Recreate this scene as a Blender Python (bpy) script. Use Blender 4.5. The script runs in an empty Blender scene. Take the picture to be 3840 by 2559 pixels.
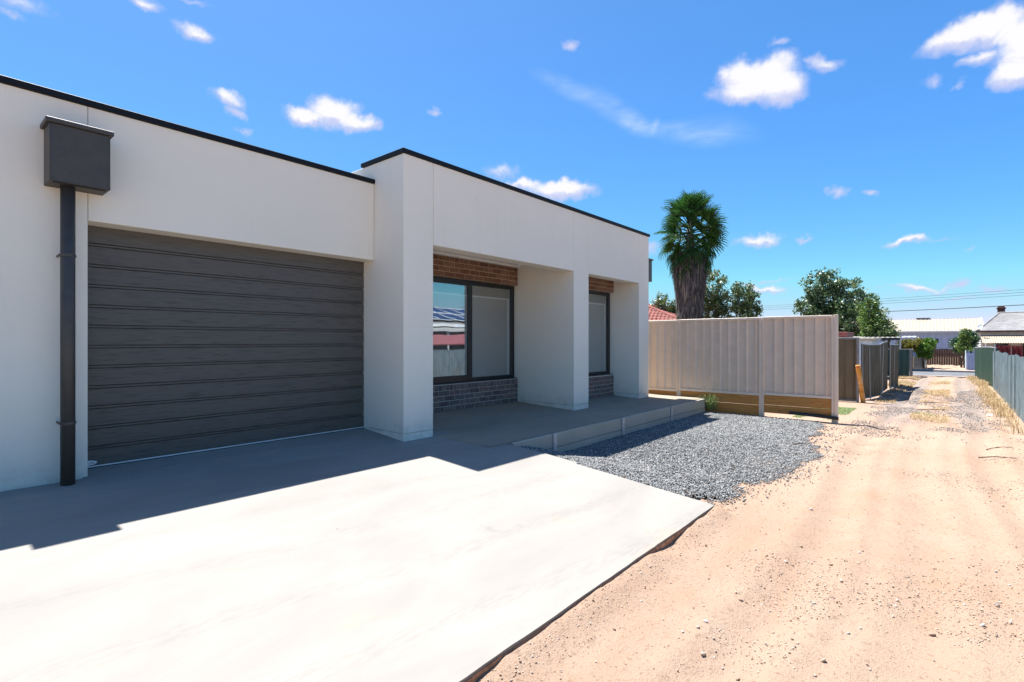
import bpy, bmesh, math, random
import numpy as np
from math import radians as R, sin, cos, pi
from mathutils import Vector

random.seed(7)
rng = np.random.default_rng(11)
sc = bpy.context.scene
col = sc.collection

# ------------------------------------------------------------------ camera
YAW = R(40.367)
cam = bpy.data.cameras.new("camera")
cam.lens = 18.197; cam.sensor_width = 36.0; cam.sensor_fit = 'HORIZONTAL'
cam.clip_start = 0.05; cam.clip_end = 3000
cam_o = bpy.data.objects.new("camera", cam); col.objects.link(cam_o)
cam_o.location = (0, 0, 1.15); cam_o.rotation_euler = (R(90), 0, YAW - R(90))
sc.camera = cam_o

# ------------------------------------------------------------------ sun, sky, exposure
SUN_EL, SUN_AZ = R(66.8), R(79.8)             # azimuth counted from +X towards +Y
sun = bpy.data.lights.new("sun", 'SUN'); sun.energy = 5.0; sun.angle = R(0.53); sun.color = (1.0, 0.982, 0.955)
sun_o = bpy.data.objects.new("sun", sun); col.objects.link(sun_o)
sd = Vector((cos(SUN_EL)*cos(SUN_AZ), cos(SUN_EL)*sin(SUN_AZ), sin(SUN_EL)))
sun_o.rotation_euler = sd.to_track_quat('Z', 'Y').to_euler(); sun_o.location = (0, 0, 30)
sc.view_settings.view_transform = 'Standard'; sc.view_settings.look = 'None'
sc.view_settings.gamma = 1.0; sc.view_settings.use_curve_mapping = False
sc.view_settings.exposure = 1.32
SKY_STRENGTH = 0.15

world = bpy.data.worlds.new("World"); sc.world = world; world.use_nodes = True
nt = world.node_tree; nt.nodes.clear()
def N(t, ty, **kw):
    n = t.nodes.new(ty)
    for k, v in kw.items(): setattr(n, k, v)
    return n
def math_(t, op, a, b=None, c=None, clamp=False):
    n = N(t, 'ShaderNodeMath', operation=op); n.use_clamp = clamp
    for i, v in enumerate((a, b, c)):
        if v is None: continue
        if isinstance(v, (int, float)): n.inputs[i].default_value = v
        else: t.links.new(v, n.inputs[i])
    return n.outputs[0]
def vmath(t, op, a, b=None, scale=None):
    n = N(t, 'ShaderNodeVectorMath', operation=op)
    for i, v in enumerate((a, b)):
        if v is None: continue
        if isinstance(v, (tuple, list, Vector)): n.inputs[i].default_value = tuple(v)
        else: t.links.new(v, n.inputs[i])
    if scale is not None: n.inputs['Scale'].default_value = scale
    return n.outputs['Value'] if op in ('DOT_PRODUCT', 'LENGTH') else n.outputs['Vector']
def maprange(t, v, a, b, c=0.0, d=1.0, smooth=True):
    n = N(t, 'ShaderNodeMapRange'); n.interpolation_type = 'SMOOTHSTEP' if smooth else 'LINEAR'
    t.links.new(v, n.inputs[0])
    for i, x in enumerate((a, b, c, d)): n.inputs[i+1].default_value = x
    return n.outputs[0]
def noise(t, vec, scale, detail=4.0, rough=0.55, dist=0.0, out='Fac'):
    n = N(t, 'ShaderNodeTexNoise'); n.inputs['Scale'].default_value = scale
    n.inputs['Detail'].default_value = detail; n.inputs['Roughness'].default_value = rough
    n.inputs['Distortion'].default_value = dist
    if vec is not None: t.links.new(vec, n.inputs['Vector'])
    return n.outputs[out]
def mixc(t, fac, a, b, blend='MIX'):
    n = N(t, 'ShaderNodeMix', data_type='RGBA', blend_type=blend)
    for s, v in ((n.inputs[0], fac), (n.inputs[6], a), (n.inputs[7], b)):
        if isinstance(v, (int, float)): s.default_value = v
        elif isinstance(v, (tuple, list)): s.default_value = (*v[:3], 1)
        else: t.links.new(v, s)
    return n.outputs[2]

def combine(t, *a):        # made after its inputs, so that the compiled shader stays small
    n = N(t, 'ShaderNodeCombineXYZ')
    for i, v in enumerate(a):
        if v is not None: t.links.new(v, n.inputs[i])
    return n.outputs[0]
sky = N(nt, 'ShaderNodeTexSky', sky_type='NISHITA'); sky.sun_disc = False
sky.sun_elevation = SUN_EL; sky.sun_rotation = R(90) - SUN_AZ
sky.altitude = 400; sky.air_density = 0.3; sky.dust_density = 0.15; sky.ozone_density = 2.0
hs = N(nt, 'ShaderNodeHueSaturation'); hs.inputs['Saturation'].default_value = 1.57; hs.inputs['Value'].default_value = 1.0
gm = N(nt, 'ShaderNodeGamma'); gm.inputs[1].default_value = 0.64; nt.links.new(sky.outputs[0], gm.inputs[0])
nt.links.new(vmath(nt, 'SCALE', gm.outputs[0], scale=1.72), hs.inputs['Color']); hs.inputs['Hue'].default_value = 0.501
SKY_COL = vmath(nt, 'MINIMUM', hs.outputs[0], (1e3, 0.80/(SKY_STRENGTH*2**sc.view_settings.exposure), 1.0/(SKY_STRENGTH*2**sc.view_settings.exposure)))
dirv = N(nt, 'ShaderNodeTexCoord').outputs['Generated']
def centred(c, s): return vmath(nt, 'SCALE', vmath(nt, 'SUBTRACT', c, (0.5, 0.5, 0.5)), scale=s)
CLOUDS = [  # azimuth, elevation, half width, half height (degrees), density
(14.82,24.44,3.14,1.58,1.00),(16.61,25.00,1.83,1.30,1.00),(12.70,23.32,1.91,1.30,1.00),(15.81,23.52,2.56,1.11,0.90),(-1.03,24.18,2.60,1.02,1.00),(-3.00,23.81,1.75,1.23,1.00),(-4.13,22.45,1.36,1.47,1.00),(-3.88,20.45,1.44,1.03,1.00),(-1.83,22.01,1.35,0.55,0.55),(-3.76,21.60,1.39,0.90,0.80),(1.21,21.49,0.70,0.52,0.40),(-0.48,20.47,0.31,0.32,0.35),(61.99,21.81,1.85,0.77,0.90),(59.45,22.53,2.30,1.17,1.00),(57.27,21.95,1.96,0.79,0.85),(55.49,21.77,0.92,0.48,0.60),(68.97,22.53,1.37,0.65,0.75),(68.33,21.45,0.84,0.52,0.55),(71.71,27.14,1.38,0.65,0.65),(75.65,28.10,1.59,0.49,0.60),(71.61,29.16,0.98,0.25,0.45),(83.94,25.10,1.83,0.57,0.45),(84.56,24.30,0.90,0.29,0.40),(35.15,16.20,3.44,0.88,0.95),(38.75,16.75,2.07,0.66,0.70),(41.64,18.11,1.92,0.70,0.50),(34.06,29.57,0.74,0.54,0.50),(48.81,23.67,0.69,0.36,0.50),(12.82,26.95,0.74,0.31,0.50),(9.76,24.92,0.97,0.48,0.55),(8.88,24.45,1.28,0.54,0.55),(19.08,23.65,0.84,0.53,0.35),(8.01,13.58,0.74,0.54,0.65),(5.41,13.07,0.57,0.30,0.60),(14.94,9.95,2.40,0.51,0.65),(10.66,9.86,0.86,0.24,0.50),(3.05,8.71,1.75,0.34,0.70),(25.15,10.08,1.06,0.63,0.45),(14.04,5.34,2.00,0.39,0.60),(13.08,6.14,2.65,0.21,0.30),(2.24,4.54,2.38,0.30,0.55),(-0.07,4.90,0.83,0.33,0.55),(-2.36,4.28,1.04,0.25,0.45),(0.21,3.46,3.09,0.22,0.30),(67.77,19.94,0.93,0.30,0.30),(0.78,8.55,1.13,0.18,0.30),(-0.90,7.70,0.59,0.18,0.25)]
_r = random.Random(3)
for k in range(14):                            # the same kind of fair-weather clouds all round
    az = 100 + 245*(k+0.5*_r.random())/14; el = _r.choice((8, 14, 20, 26)) + _r.uniform(-3, 3)
    s = _r.uniform(0.8, 2.6); CLOUDS.append((az, el, s, s*_r.uniform(0.3, 0.5), _r.uniform(0.45, 1.0)))
def axes(az, el):
    a, e = R(az), R(el)
    c = Vector((cos(e)*cos(a), cos(e)*sin(a), sin(e))); r = Vector((sin(a), -cos(a), 0)); return c, r, r.cross(c)
# a torn streak of high ice cloud, made of overlapping stretched wisps
CIRRUS = [((38.5,27.5),(30.7,24.3),0.55,0.30),((33.5,25.8),(25.6,21.8),0.8,0.55),((29.0,23.4),(24.9,20.9),0.75,0.85),((26.5,21.6),(17.0,19.6),0.75,0.70),((24.4,22.6),(25.4,20.8),0.3,0.6),((22.0,21.4),(14.5,19.7),0.85,0.40)]
CLOUD_V = 1.0/(SKY_STRENGTH*2**sc.view_settings.exposure)
c_lit = (1.02*CLOUD_V, 1.0*CLOUD_V, 1.02*CLOUD_V); c_shade = (0.56*CLOUD_V, 0.62*CLOUD_V, 0.93*CLOUD_V)
def cloud_sector(a0, a1):
    """clear sky plus the clouds whose centres lie between two azimuths"""
    w1 = noise(nt, dirv, 9.0, 2.0, 0.6, out='Color'); w2 = noise(nt, dirv, 30.0, 3.0, 0.6, out='Color')
    wdir = vmath(nt, 'ADD', vmath(nt, 'ADD', dirv, centred(w1, 0.030)), centred(w2, 0.034))
    acc = None; base = SKY_COL
    for az, el, sx, sy, dn in CLOUDS:
        if not a0 <= az < a1: continue
        c, r, u = axes(az, el); ax, ay = math.tan(R(sx))*1.42, math.tan(R(sy))*1.55
        q = vmath(nt, 'SUBTRACT', wdir, c)
        xx = vmath(nt, 'DOT_PRODUCT', q, tuple(r/ax)); yy = vmath(nt, 'DOT_PRODUCT', q, tuple(u/ay))
        v = math_(nt, 'MULTIPLY', math_(nt, 'SUBTRACT', 1.0, vmath(nt, 'LENGTH', combine(nt, xx, yy)), clamp=True), dn)
        tp_ = math_(nt, 'MULTIPLY', v, math_(nt, 'MULTIPLY_ADD', yy, 1.2, 0.70, clamp=True)) if sx > 1.2 else None
        pk = combine(nt, v, tp_)
        acc = pk if acc is None else vmath(nt, 'MAXIMUM', acc, pk)
    _s = N(nt, 'ShaderNodeSeparateXYZ'); nt.links.new(acc, _s.inputs[0]); field, top = _s.outputs[0], _s.outputs[1]
    fine = noise(nt, dirv, 26.0, 6.0, 0.66)
    dens = maprange(nt, math_(nt, 'ADD', field, math_(nt, 'MULTIPLY_ADD', fine, 0.56, -0.28)), 0.0, 0.60)
    dens = math_(nt, 'MULTIPLY', dens, maprange(nt, field, 0.0, 0.14))
    if a0 < 27 and a1 > 14:
        cir = None
        wd = vmath(nt, 'ADD', dirv, centred(w1, 0.022))
        for (p0, e0), (p1, e1), th, dn in CIRRUS:
            c0, c1 = axes(p0, e0)[0], axes(p1, e1)[0]; c = (c0+c1).normalized(); r = (c1-c0); L = r.length/2*1.25; r.normalize(); u = c.cross(r)
            q = vmath(nt, 'SUBTRACT', wd, c)
            ds3 = [vmath(nt, 'DOT_PRODUCT', q, tuple(ax)) for ax in (r/L, u/math.tan(R(th)*1.9))]
            v = math_(nt, 'MULTIPLY', maprange(nt, vmath(nt, 'LENGTH', combine(nt, *ds3)), 1.0, 0.0), dn)
            cir = v if cir is None else math_(nt, 'ADD', cir, math_(nt, 'MULTIPLY', v, 0.6))
        mp = N(nt, 'ShaderNodeMapping'); mp.inputs['Rotation'].default_value = (0.25, 0.35, R(-25)); mp.inputs['Scale'].default_value = (30, 7, 45)
        nt.links.new(dirv, mp.inputs[0])
        cir = math_(nt, 'MULTIPLY', cir, maprange(nt, noise(nt, mp.outputs[0], 1.0, 4.0, 0.6, 0.6), 0.25, 0.75, 0.25, 1.0), clamp=True)
        base = mixc(nt, math_(nt, 'MULTIPLY', cir, 0.9), base, (0.76*CLOUD_V, 0.90*CLOUD_V, 1.0*CLOUD_V))
    ccol = mixc(nt, maprange(nt, top, 0.10, 0.48, 0.12, 1.0), c_shade, c_lit)
    skyc = mixc(nt, math_(nt, 'MULTIPLY', dens, 0.97), base, ccol)
    bg = N(nt, 'ShaderNodeBackground'); bg.inputs[1].default_value = SKY_STRENGTH; nt.links.new(skyc, bg.inputs[0]); return bg.outputs[0]
bg = N(nt, 'ShaderNodeBackground'); bg.inputs[1].default_value = SKY_STRENGTH
nt.links.new(SKY_COL, bg.inputs[0]); cur = bg.outputs[0]
sz_ = N(nt, 'ShaderNodeSeparateXYZ'); nt.links.new(dirv, sz_.inputs[0])
band = math_(nt, 'MULTIPLY', math_(nt, 'GREATER_THAN', sz_.outputs[2], 0.03), math_(nt, 'LESS_THAN', sz_.outputs[2], 0.56))
# the clouds sit in a belt; sector by sector so that a ray only works out the clouds near it
for a0, a1, c0, c1 in ((-11, 7.0, -16, 5), (5, 17.0, 5, 21), (17, 45, 21, 45), (45, 92, 45, 95), (92, 215, 95, 220), (215, 349, 220, 345)):
    n0 = (-sin(R(c0)), cos(R(c0)), 0); n1 = (sin(R(c1)), -cos(R(c1)), 0)
    g = math_(nt, 'MULTIPLY', band, math_(nt, 'MULTIPLY', math_(nt, 'GREATER_THAN', vmath(nt, 'DOT_PRODUCT', dirv, n0), 0.0), math_(nt, 'GREATER_THAN', vmath(nt, 'DOT_PRODUCT', dirv, n1), 0.0)))
    lo_hi = (a0-6, a1+6)
    sh_ = cloud_sector(*lo_hi); mx = N(nt, 'ShaderNodeMixShader'); nt.links.new(g, mx.inputs[0]); nt.links.new(cur, mx.inputs[1]); nt.links.new(sh_, mx.inputs[2]); cur = mx.outputs[0]
nt.links.new(cur, N(nt, 'ShaderNodeOutputWorld').inputs[0])
sc.cycles.use_denoising = True
world.cycles.sampling_method = 'MANUAL'; world.cycles.sample_map_resolution = 512
sc.cycles.max_bounces = 8; sc.cycles.diffuse_bounces = 4; sc.cycles.transparent_max_bounces = 12
sc.cycles.sample_clamp_indirect = 6.0

# ------------------------------------------------------------------ materials
def new_mat(name):
    m = bpy.data.materials.new(name); m.use_nodes = True; t = m.node_tree
    b = t.nodes['Principled BSDF']; return m, t, b
def objcoord(t): return N(t, 'ShaderNodeTexCoord').outputs['Object']
def mapped(t, vec, scale=(1, 1, 1), rot=(0, 0, 0)):
    m = N(t, 'ShaderNodeMapping'); m.inputs['Scale'].default_value = scale; m.inputs['Rotation'].default_value = rot
    t.links.new(vec, m.inputs[0]); return m.outputs[0]
def bump(t, b, h, strength=0.3, dist=0.01):
    n = N(t, 'ShaderNodeBump'); n.inputs['Strength'].default_value = strength; n.inputs['Distance'].default_value = dist
    t.links.new(h, n.inputs['Height']); t.links.new(n.outputs[0], b.inputs['Normal'])
def simple(name, c, rough=0.6, metal=0.0, var=0.12, scale=6.0, bumps=0.0, bscale=80.0, spec=0.5, stretch=(1, 1, 1)):
    m, t, b = new_mat(name)
    v = mapped(t, objcoord(t), stretch)
    n = noise(t, v, scale, 5.0, 0.6)
    lo = tuple(x*(1-var) for x in c); hi = tuple(min(1, x*(1+var)) for x in c)
    t.links.new(mixc(t, maprange(t, n, 0.3, 0.7), lo, hi), b.inputs['Base Color'])
    b.inputs['Roughness'].default_value = rough; b.inputs['Metallic'].default_value = metal
    b.inputs['Specular IOR Level'].default_value = spec
    if bumps: bump(t, b, noise(t, v, bscale, 3.0, 0.6), bumps, 0.004)
    return m
M = {}
def render_mat():
    m, t, b = new_mat('painted_render'); oc = N(t, 'ShaderNodeNewGeometry').outputs['Position']
    c = mixc(t, maprange(t, noise(t, oc, 0.9, 5.0, 0.6), 0.3, 0.7), (0.855, 0.78, 0.645), (0.885, 0.81, 0.675))
    dr = noise(t, mapped(t, oc, (5, 5, 0.35)), 1.4, 4.0, 0.6)
    c = mixc(t, math_(t, 'MULTIPLY', maprange(t, dr, 0.58, 0.75), 0.05), c, (0.55, 0.49, 0.40))
    low = math_(t, 'MULTIPLY', maprange(t, Sep(t, oc)[2], 0.34, 0.02), maprange(t, noise(t, oc, 9.0, 4.0, 0.65), 0.38, 0.66))
    c = mixc(t, math_(t, 'MULTIPLY', low, 0.34), c, (0.50, 0.40, 0.30))
    sp = N(t, 'ShaderNodeTexVoronoi'); sp.inputs['Scale'].default_value = 1.9; t.links.new(oc, sp.inputs['Vector'])
    c = mixc(t, maprange(t, sp.outputs['Distance'], 0.014, 0.008), c, (0.2, 0.17, 0.14))
    t.links.new(c, b.inputs['Base Color']); b.inputs['Roughness'].default_value = 0.88; b.inputs['Specular IOR Level'].default_value = 0.2
    bump(t, b, math_(t, 'ADD', noise(t, oc, 150.0, 3.0, 0.6), math_(t, 'MULTIPLY', noise(t, oc, 5.0, 3.0, 0.5), 2.0)), 0.3, 0.004); return m
def Sep(t, v):
    s = N(t, 'ShaderNodeSeparateXYZ'); t.links.new(v, s.inputs[0]); return s.outputs
M['render'] = render_mat()
M['soffit'] = simple('painted_soffit', (0.84, 0.79, 0.73), 0.8, var=0.02)
M['charcoal'] = simple('charcoal_metal', (0.062, 0.053, 0.044), 0.5, var=0.10, scale=12, bumps=0.08, bscale=260)
M['cap'] = simple('dark_flashing', (0.006, 0.0065, 0.009), 0.55, var=0.1, spec=0.25)
M['cladding'] = simple('dark_roof_sheet', (0.010, 0.014, 0.030), 0.45)
M['roof_flat'] = simple('roof_sheet_grey', (0.3, 0.3, 0.3), 0.5)
M['blackframe'] = simple('black_aluminium', (0.012, 0.012, 0.013), 0.35, var=0.05)
M['rubber'] = simple('black_rubber', (0.01, 0.01, 0.01), 0.7)
M['sealwhite'] = simple('pale_seal', (0.75, 0.75, 0.73), 0.5, var=0.05)
M['blind'] = simple('roller_blind', (0.33, 0.305, 0.275), 0.9, var=0.06, scale=3, bumps=0.1, bscale=300)
M['blind_dark'] = simple('roller_blind_head', (0.055, 0.058, 0.055), 0.8)
M['blind_bar'] = simple('blind_rail', (0.85, 0.84, 0.82), 0.4, var=0.03)
M['mortar_u'] = simple('mortar_warm_bounce', (0.50, 0.36, 0.24), 0.95, var=0.15, scale=40)  # same mortar as the lower panels, with warm bounce light tinted in
M['mortar_l'] = simple('mortar_grey', (0.46, 0.41, 0.36), 0.95, var=0.15, scale=40)
M['galv'] = simple('galvanised_steel', (0.52, 0.53, 0.54), 0.45, 0.55, var=0.15, scale=25)
M['white'] = simple('white_plastic', (0.8, 0.8, 0.78), 0.4, var=0.03)

def brick_mat(name, c0, c1, c2):
    m, t, b = new_mat(name)
    oi = N(t, 'ShaderNodeObjectInfo').outputs['Random']
    v = vmath(t, 'ADD', objcoord(t), N(t, 'ShaderNodeObjectInfo').outputs['Location'])
    n = noise(t, v, 22.0, 5.0, 0.65)
    cr = N(t, 'ShaderNodeValToRGB'); e = cr.color_ramp.elements
    e[0].color = (*c0, 1); e[1].color = (*c2, 1); e.new(0.5).color = (*c1, 1); t.links.new(oi, cr.inputs[0])
    dk = mixc(t, maprange(t, n, 0.35, 0.75), (0.62, 0.60, 0.60), (1.12, 1.1, 1.08))
    t.links.new(mixc(t, 1.0, cr.outputs[0], dk, 'MULTIPLY'), b.inputs['Base Color'])
    b.inputs['Roughness'].default_value = 0.88
    bump(t, b, noise(t, v, 160.0, 4.0, 0.6), 0.35, 0.003)
    return m
M['brick_u'] = brick_mat('brick_warm_bounce', (0.19, 0.085, 0.048), (0.26, 0.13, 0.08), (0.31, 0.17, 0.11))  # same brick as below the windows, warm bounce light put into its colour
M['brick_l'] = brick_mat('brick_mauve_grey', (0.14, 0.108, 0.095), (0.23, 0.178, 0.155), (0.25, 0.165, 0.135))  # the same brick without the bounce tint

def door_mat():
    m, t, b = new_mat('woodgrain_charcoal_steel')
    oc = objcoord(t); v = mapped(t, oc, (5, 1, 60)); g = noise(t, v, 4.0, 8.0, 0.7, 0.4)
    v2 = mapped(t, oc, (4.5, 1, 62)); s = noise(t, v2, 1.0, 5.0, 0.65, 0.15)
    c = mixc(t, maprange(t, s, 0.52, 0.60), (0.108, 0.094, 0.078), (0.076, 0.066, 0.055))
    t.links.new(c, b.inputs['Base Color'])
    t.links.new(maprange(t, g, 0.3, 0.7, 0.42, 0.62), b.inputs['Roughness'])
    bump(t, b, g, 0.35, 0.002); return m
M['door'] = door_mat()

def concrete_mat(name, base, streak=True, stain=True):
    m, t, b = new_mat(name); oc = objcoord(t)
    big = noise(t, mapped(t, oc, (0.45, 1.0, 1)), 1.7, 5.0, 0.6, 0.8)
    mid = noise(t, mapped(t, oc, (1.2, 6.0, 1), (0, 0, R(12))), 2.4, 6.0, 0.65, 0.5)
    c = mixc(t, maprange(t, big, 0.3, 0.72), tuple(x*0.86 for x in base), tuple(x*1.01 for x in base))
    c = mixc(t, math_(t, 'MULTIPLY', maprange(t, mid, 0.52, 0.72), 0.4), c, tuple(x*0.83 for x in base))
    if stain:
        pk = noise(t, mapped(t, oc, (1.0, 2.4, 1), (0, 0, R(8))), 1.1, 6.0, 0.7, 0.4)
        sp = Sep(t, oc)
        nearlane = maprange(t, sp[1], 3.4, 1.5)
        c = mixc(t, math_(t, 'MULTIPLY', maprange(t, pk, 0.55, 0.74), math_(t, 'MULTIPLY_ADD', nearlane, 0.42, 0.05)), c, (0.40, 0.28, 0.19))
        tr = N(t, 'ShaderNodeTexWave', wave_type='BANDS', bands_direction='Y'); tr.inputs['Scale'].default_value = 0.55; tr.inputs['Distortion'].default_value = 2.5; tr.inputs['Detail'].default_value = 2
        t.links.new(mapped(t, oc, (0.5, 1, 1), (0, 0, R(16))), tr.inputs[0])
        gr = noise(t, mapped(t, oc, (9, 60, 1), (0, 0, R(16))), 1.0, 3.0, 0.6)
        c = mixc(t, math_(t, 'MULTIPLY', math_(t, 'MULTIPLY', maprange(t, tr.outputs['Fac'], 0.80, 0.98), maprange(t, gr, 0.4, 0.65)), 0.26), c, tuple(x*0.60 for x in base))
        dots = N(t, 'ShaderNodeTexVoronoi'); dots.inputs['Scale'].default_value = 2.6; t.links.new(oc, dots.inputs['Vector'])
        c = mixc(t, maprange(t, dots.outputs['Distance'], 0.022, 0.012), c, (0.10, 0.08, 0.07))
        wet = noise(t, oc, 1.35, 4.0, 0.6, 0.3)
        c = mixc(t, math_(t, 'MULTIPLY', maprange(t, wet, 0.66, 0.74), 0.30), c, tuple(x*0.5 for x in base))
    t.links.new(c, b.inputs['Base Color']); b.inputs['Roughness'].default_value = 0.8; b.inputs['Specular IOR Level'].default_value = 0.3
    bump(t, b, noise(t, mapped(t, oc, (1, 3, 1), (0, 0, R(10))), 45.0, 5.0, 0.7), 0.25, 0.004)
    return m
def Sep(t, v):
    s = N(t, 'ShaderNodeSeparateXYZ'); t.links.new(v, s.inputs[0]); return s.outputs
M['concrete'] = concrete_mat('driveway_concrete', (0.288, 0.266, 0.235))
M['concrete_p'] = concrete_mat('porch_concrete', (0.31, 0.265, 0.205))
M['sleeper'] = concrete_mat('sleeper_concrete', (0.48, 0.42, 0.335), stain=False)
M['slabside'] = simple('stained_slab_edge', (0.40, 0.21, 0.115), 0.9, var=0.4, scale=30, bumps=0.4, bscale=60)

def wood_mat(name, c0, c1, axis_y=True):
    m, t, b = new_mat(name)
    oc = vmath(t, 'ADD', objcoord(t), vmath(t, 'SCALE', N(t, 'ShaderNodeObjectInfo').outputs['Location'], scale=3.7))
    st = (30, 2.2, 30) if axis_y else (30, 30, 2)
    g = noise(t, mapped(t, oc, st), 1.0, 5.0, 0.6, 1.2)
    c = mixc(t, maprange(t, g, 0.25, 0.75), c0, c1)
    kn = N(t, 'ShaderNodeTexVoronoi'); kn.inputs['Scale'].default_value = 3.0; t.links.new(mapped(t, oc, (1, 1.0, 2.5)), kn.inputs['Vector'])
    c = mixc(t, maprange(t, kn.outputs['Distance'], 0.13, 0.05), c, tuple(x*0.35 for x in c0))
    t.links.new(c, b.inputs['Base Color']); b.inputs['Roughness'].default_value = 0.75
    bump(t, b, g, 0.3, 0.004); return m
M['pine'] = wood_mat('treated_pine', (0.36, 0.145, 0.028), (0.54, 0.25, 0.06))
M['paling'] = wood_mat('dark_paling', (0.050, 0.028, 0.016), (0.095, 0.058, 0.034), False)

M['beige'] = simple('beige_fence_steel', (0.74, 0.565, 0.42), 0.5, var=0.05, scale=4, bumps=0.05, bscale=200)
M['beige_l'] = simple('beige_fence_rail', (0.78, 0.61, 0.46), 0.45, var=0.04, scale=6)
M['olive'] = simple('olive_fence_steel', (0.12, 0.095, 0.055), 0.55, var=0.18, scale=5, bumps=0.1, bscale=90, stretch=(1, 1, .3))
M['olive_l'] = simple('pale_fence_capping', (0.19, 0.195, 0.20), 0.45, 0.1, var=0.12, scale=12)
M['green'] = simple('green_fence_steel', (0.010, 0.052, 0.030), 0.5, var=0.15, scale=5, stretch=(1, 1, .4))
M['greenteal'] = simple('teal_fence_steel', (0.030, 0.085, 0.068), 0.55, var=0.2, scale=5, stretch=(1, 1, .4))
def galv_mat():
    m, t, b = new_mat('weathered_corrugated_iron')
    oc = objcoord(t); n = noise(t, mapped(t, oc, (6, 6, 1.2)), 2.0, 6.0, 0.65, 0.3); n2 = noise(t, oc, 1.3, 4.0)
    c = mixc(t, maprange(t, n, 0.3, 0.7), (0.085, 0.125, 0.145), (0.215, 0.275, 0.29))
    z = Sep(t, oc)[2]
    c = mixc(t, math_(t, 'MULTIPLY', maprange(t, n2, 0.56, 0.72), 0.5), c, (0.13, 0.10, 0.08))
    t.links.new(c, b.inputs['Base Color']); b.inputs['Metallic'].default_value = 0.1; b.inputs['Roughness'].default_value = 0.5
    return m
M['iron'] = galv_mat()
M['creamroof'] = simple('cream_roof_sheet', (0.36, 0.295, 0.215), 0.5, var=0.08, scale=3)
M['paleroof'] = simple('pale_roof_sheet', (0.36, 0.34, 0.30), 0.45, 0.1, var=0.14, scale=3)
M['greyroof'] = simple('weathered_grey_roof_sheet', (0.27, 0.255, 0.235), 0.5, 0.05, var=0.2, scale=2, stretch=(1, 1, 3))
M['bluewall'] = simple('pale_blue_wall_sheet', (0.27, 0.35, 0.52), 0.6, var=0.05)
M['boards'] = simple('white_weatherboard', (0.50, 0.49, 0.47), 0.6, var=0.08, scale=8)
M['trimdark'] = simple('dark_gutter', (0.05, 0.03, 0.025), 0.5)
M['chimney'] = simple('dark_chimney_brick', (0.075, 0.03, 0.025), 0.85, var=0.3, scale=20)
M['tile'] = simple('red_clay_tile', (0.22, 0.06, 0.042), 0.8, var=0.3, scale=5)
M['redroof'] = simple('faded_red_sheet', (0.26, 0.07, 0.062), 0.6, var=0.1)
M['solar'] = simple('solar_glass', (0.012, 0.018, 0.05), 0.12, var=0.1)
M['cream'] = simple('cream_paint', (0.42, 0.38, 0.31), 0.6)
M['bluebox'] = simple('pale_blue_sheet', (0.45, 0.55, 0.62), 0.5)
M['darkgap'] = simple('dark_interior', (0.02, 0.02, 0.02), 0.9)
M['wire'] = simple('cable_black', (0.02, 0.025, 0.03), 0.6)
M['towel'] = simple('maroon_towel', (0.23, 0.035, 0.032), 0.95, var=0.25, scale=30)
M['pipe'] = simple('black_poly_pipe', (0.012, 0.012, 0.014), 0.35)
M['sign_red'] = simple('red_reflector', (0.75, 0.05, 0.03), 0.3)
def yellow_mat():
    m, t, b = new_mat('chipped_yellow_paint'); oc = objcoord(t)
    n = noise(t, mapped(t, oc, (3, 3, 1.4)), 7.0, 5.0, 0.7, 0.5); n2 = noise(t, mapped(t, oc, (2, 2, 3)), 6.0, 3.0)
    c = mixc(t, maprange(t, n2, 0.45, 0.7), (0.62, 0.27, 0.035), (0.66, 0.38, 0.17))
    c = mixc(t, maprange(t, n, 0.60, 0.68), c, (0.10, 0.05, 0.03))
    t.links.new(c, b.inputs['Base Color']); b.inputs['Roughness'].default_value = 0.6; return m
M['yellow'] = yellow_mat()

def glass_mat():
    m, t, b = new_mat('tinted_window_glass'); t.nodes.remove(b)
    out = t.nodes['Material Output']
    g = N(t, 'ShaderNodeBsdfGlossy'); g.inputs['Roughness'].default_value = 0.0; g.inputs['Color'].default_value = (0.86, 0.94, 1.0, 1)
    tr = N(t, 'ShaderNodeBsdfTransparent'); tr.inputs['Color'].default_value = (0.96, 0.96, 0.95, 1)
    fr = N(t, 'ShaderNodeLayerWeight'); fr.inputs['Blend'].default_value = 0.5
    mx = N(t, 'ShaderNodeMixShader')
    t.links.new(math_(t, 'MULTIPLY_ADD', math_(t, 'POWER', fr.outputs['Facing'], 3.0), 0.6, 0.24, clamp=True), mx.inputs[0])
    t.links.new(tr.outputs[0], mx.inputs[1]); t.links.new(g.outputs[0], mx.inputs[2]); t.links.new(mx.outputs[0], out.inputs[0])
    nz = noise(t, objcoord(t), 2.2, 1.0); bp = N(t, 'ShaderNodeBump'); bp.inputs['Strength'].default_value = 0.05; bp.inputs['Distance'].default_value = 0.02
    t.links.new(nz, bp.inputs['Height']); t.links.new(bp.outputs[0], g.inputs['Normal']); return m
M['glass'] = glass_mat()

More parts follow.
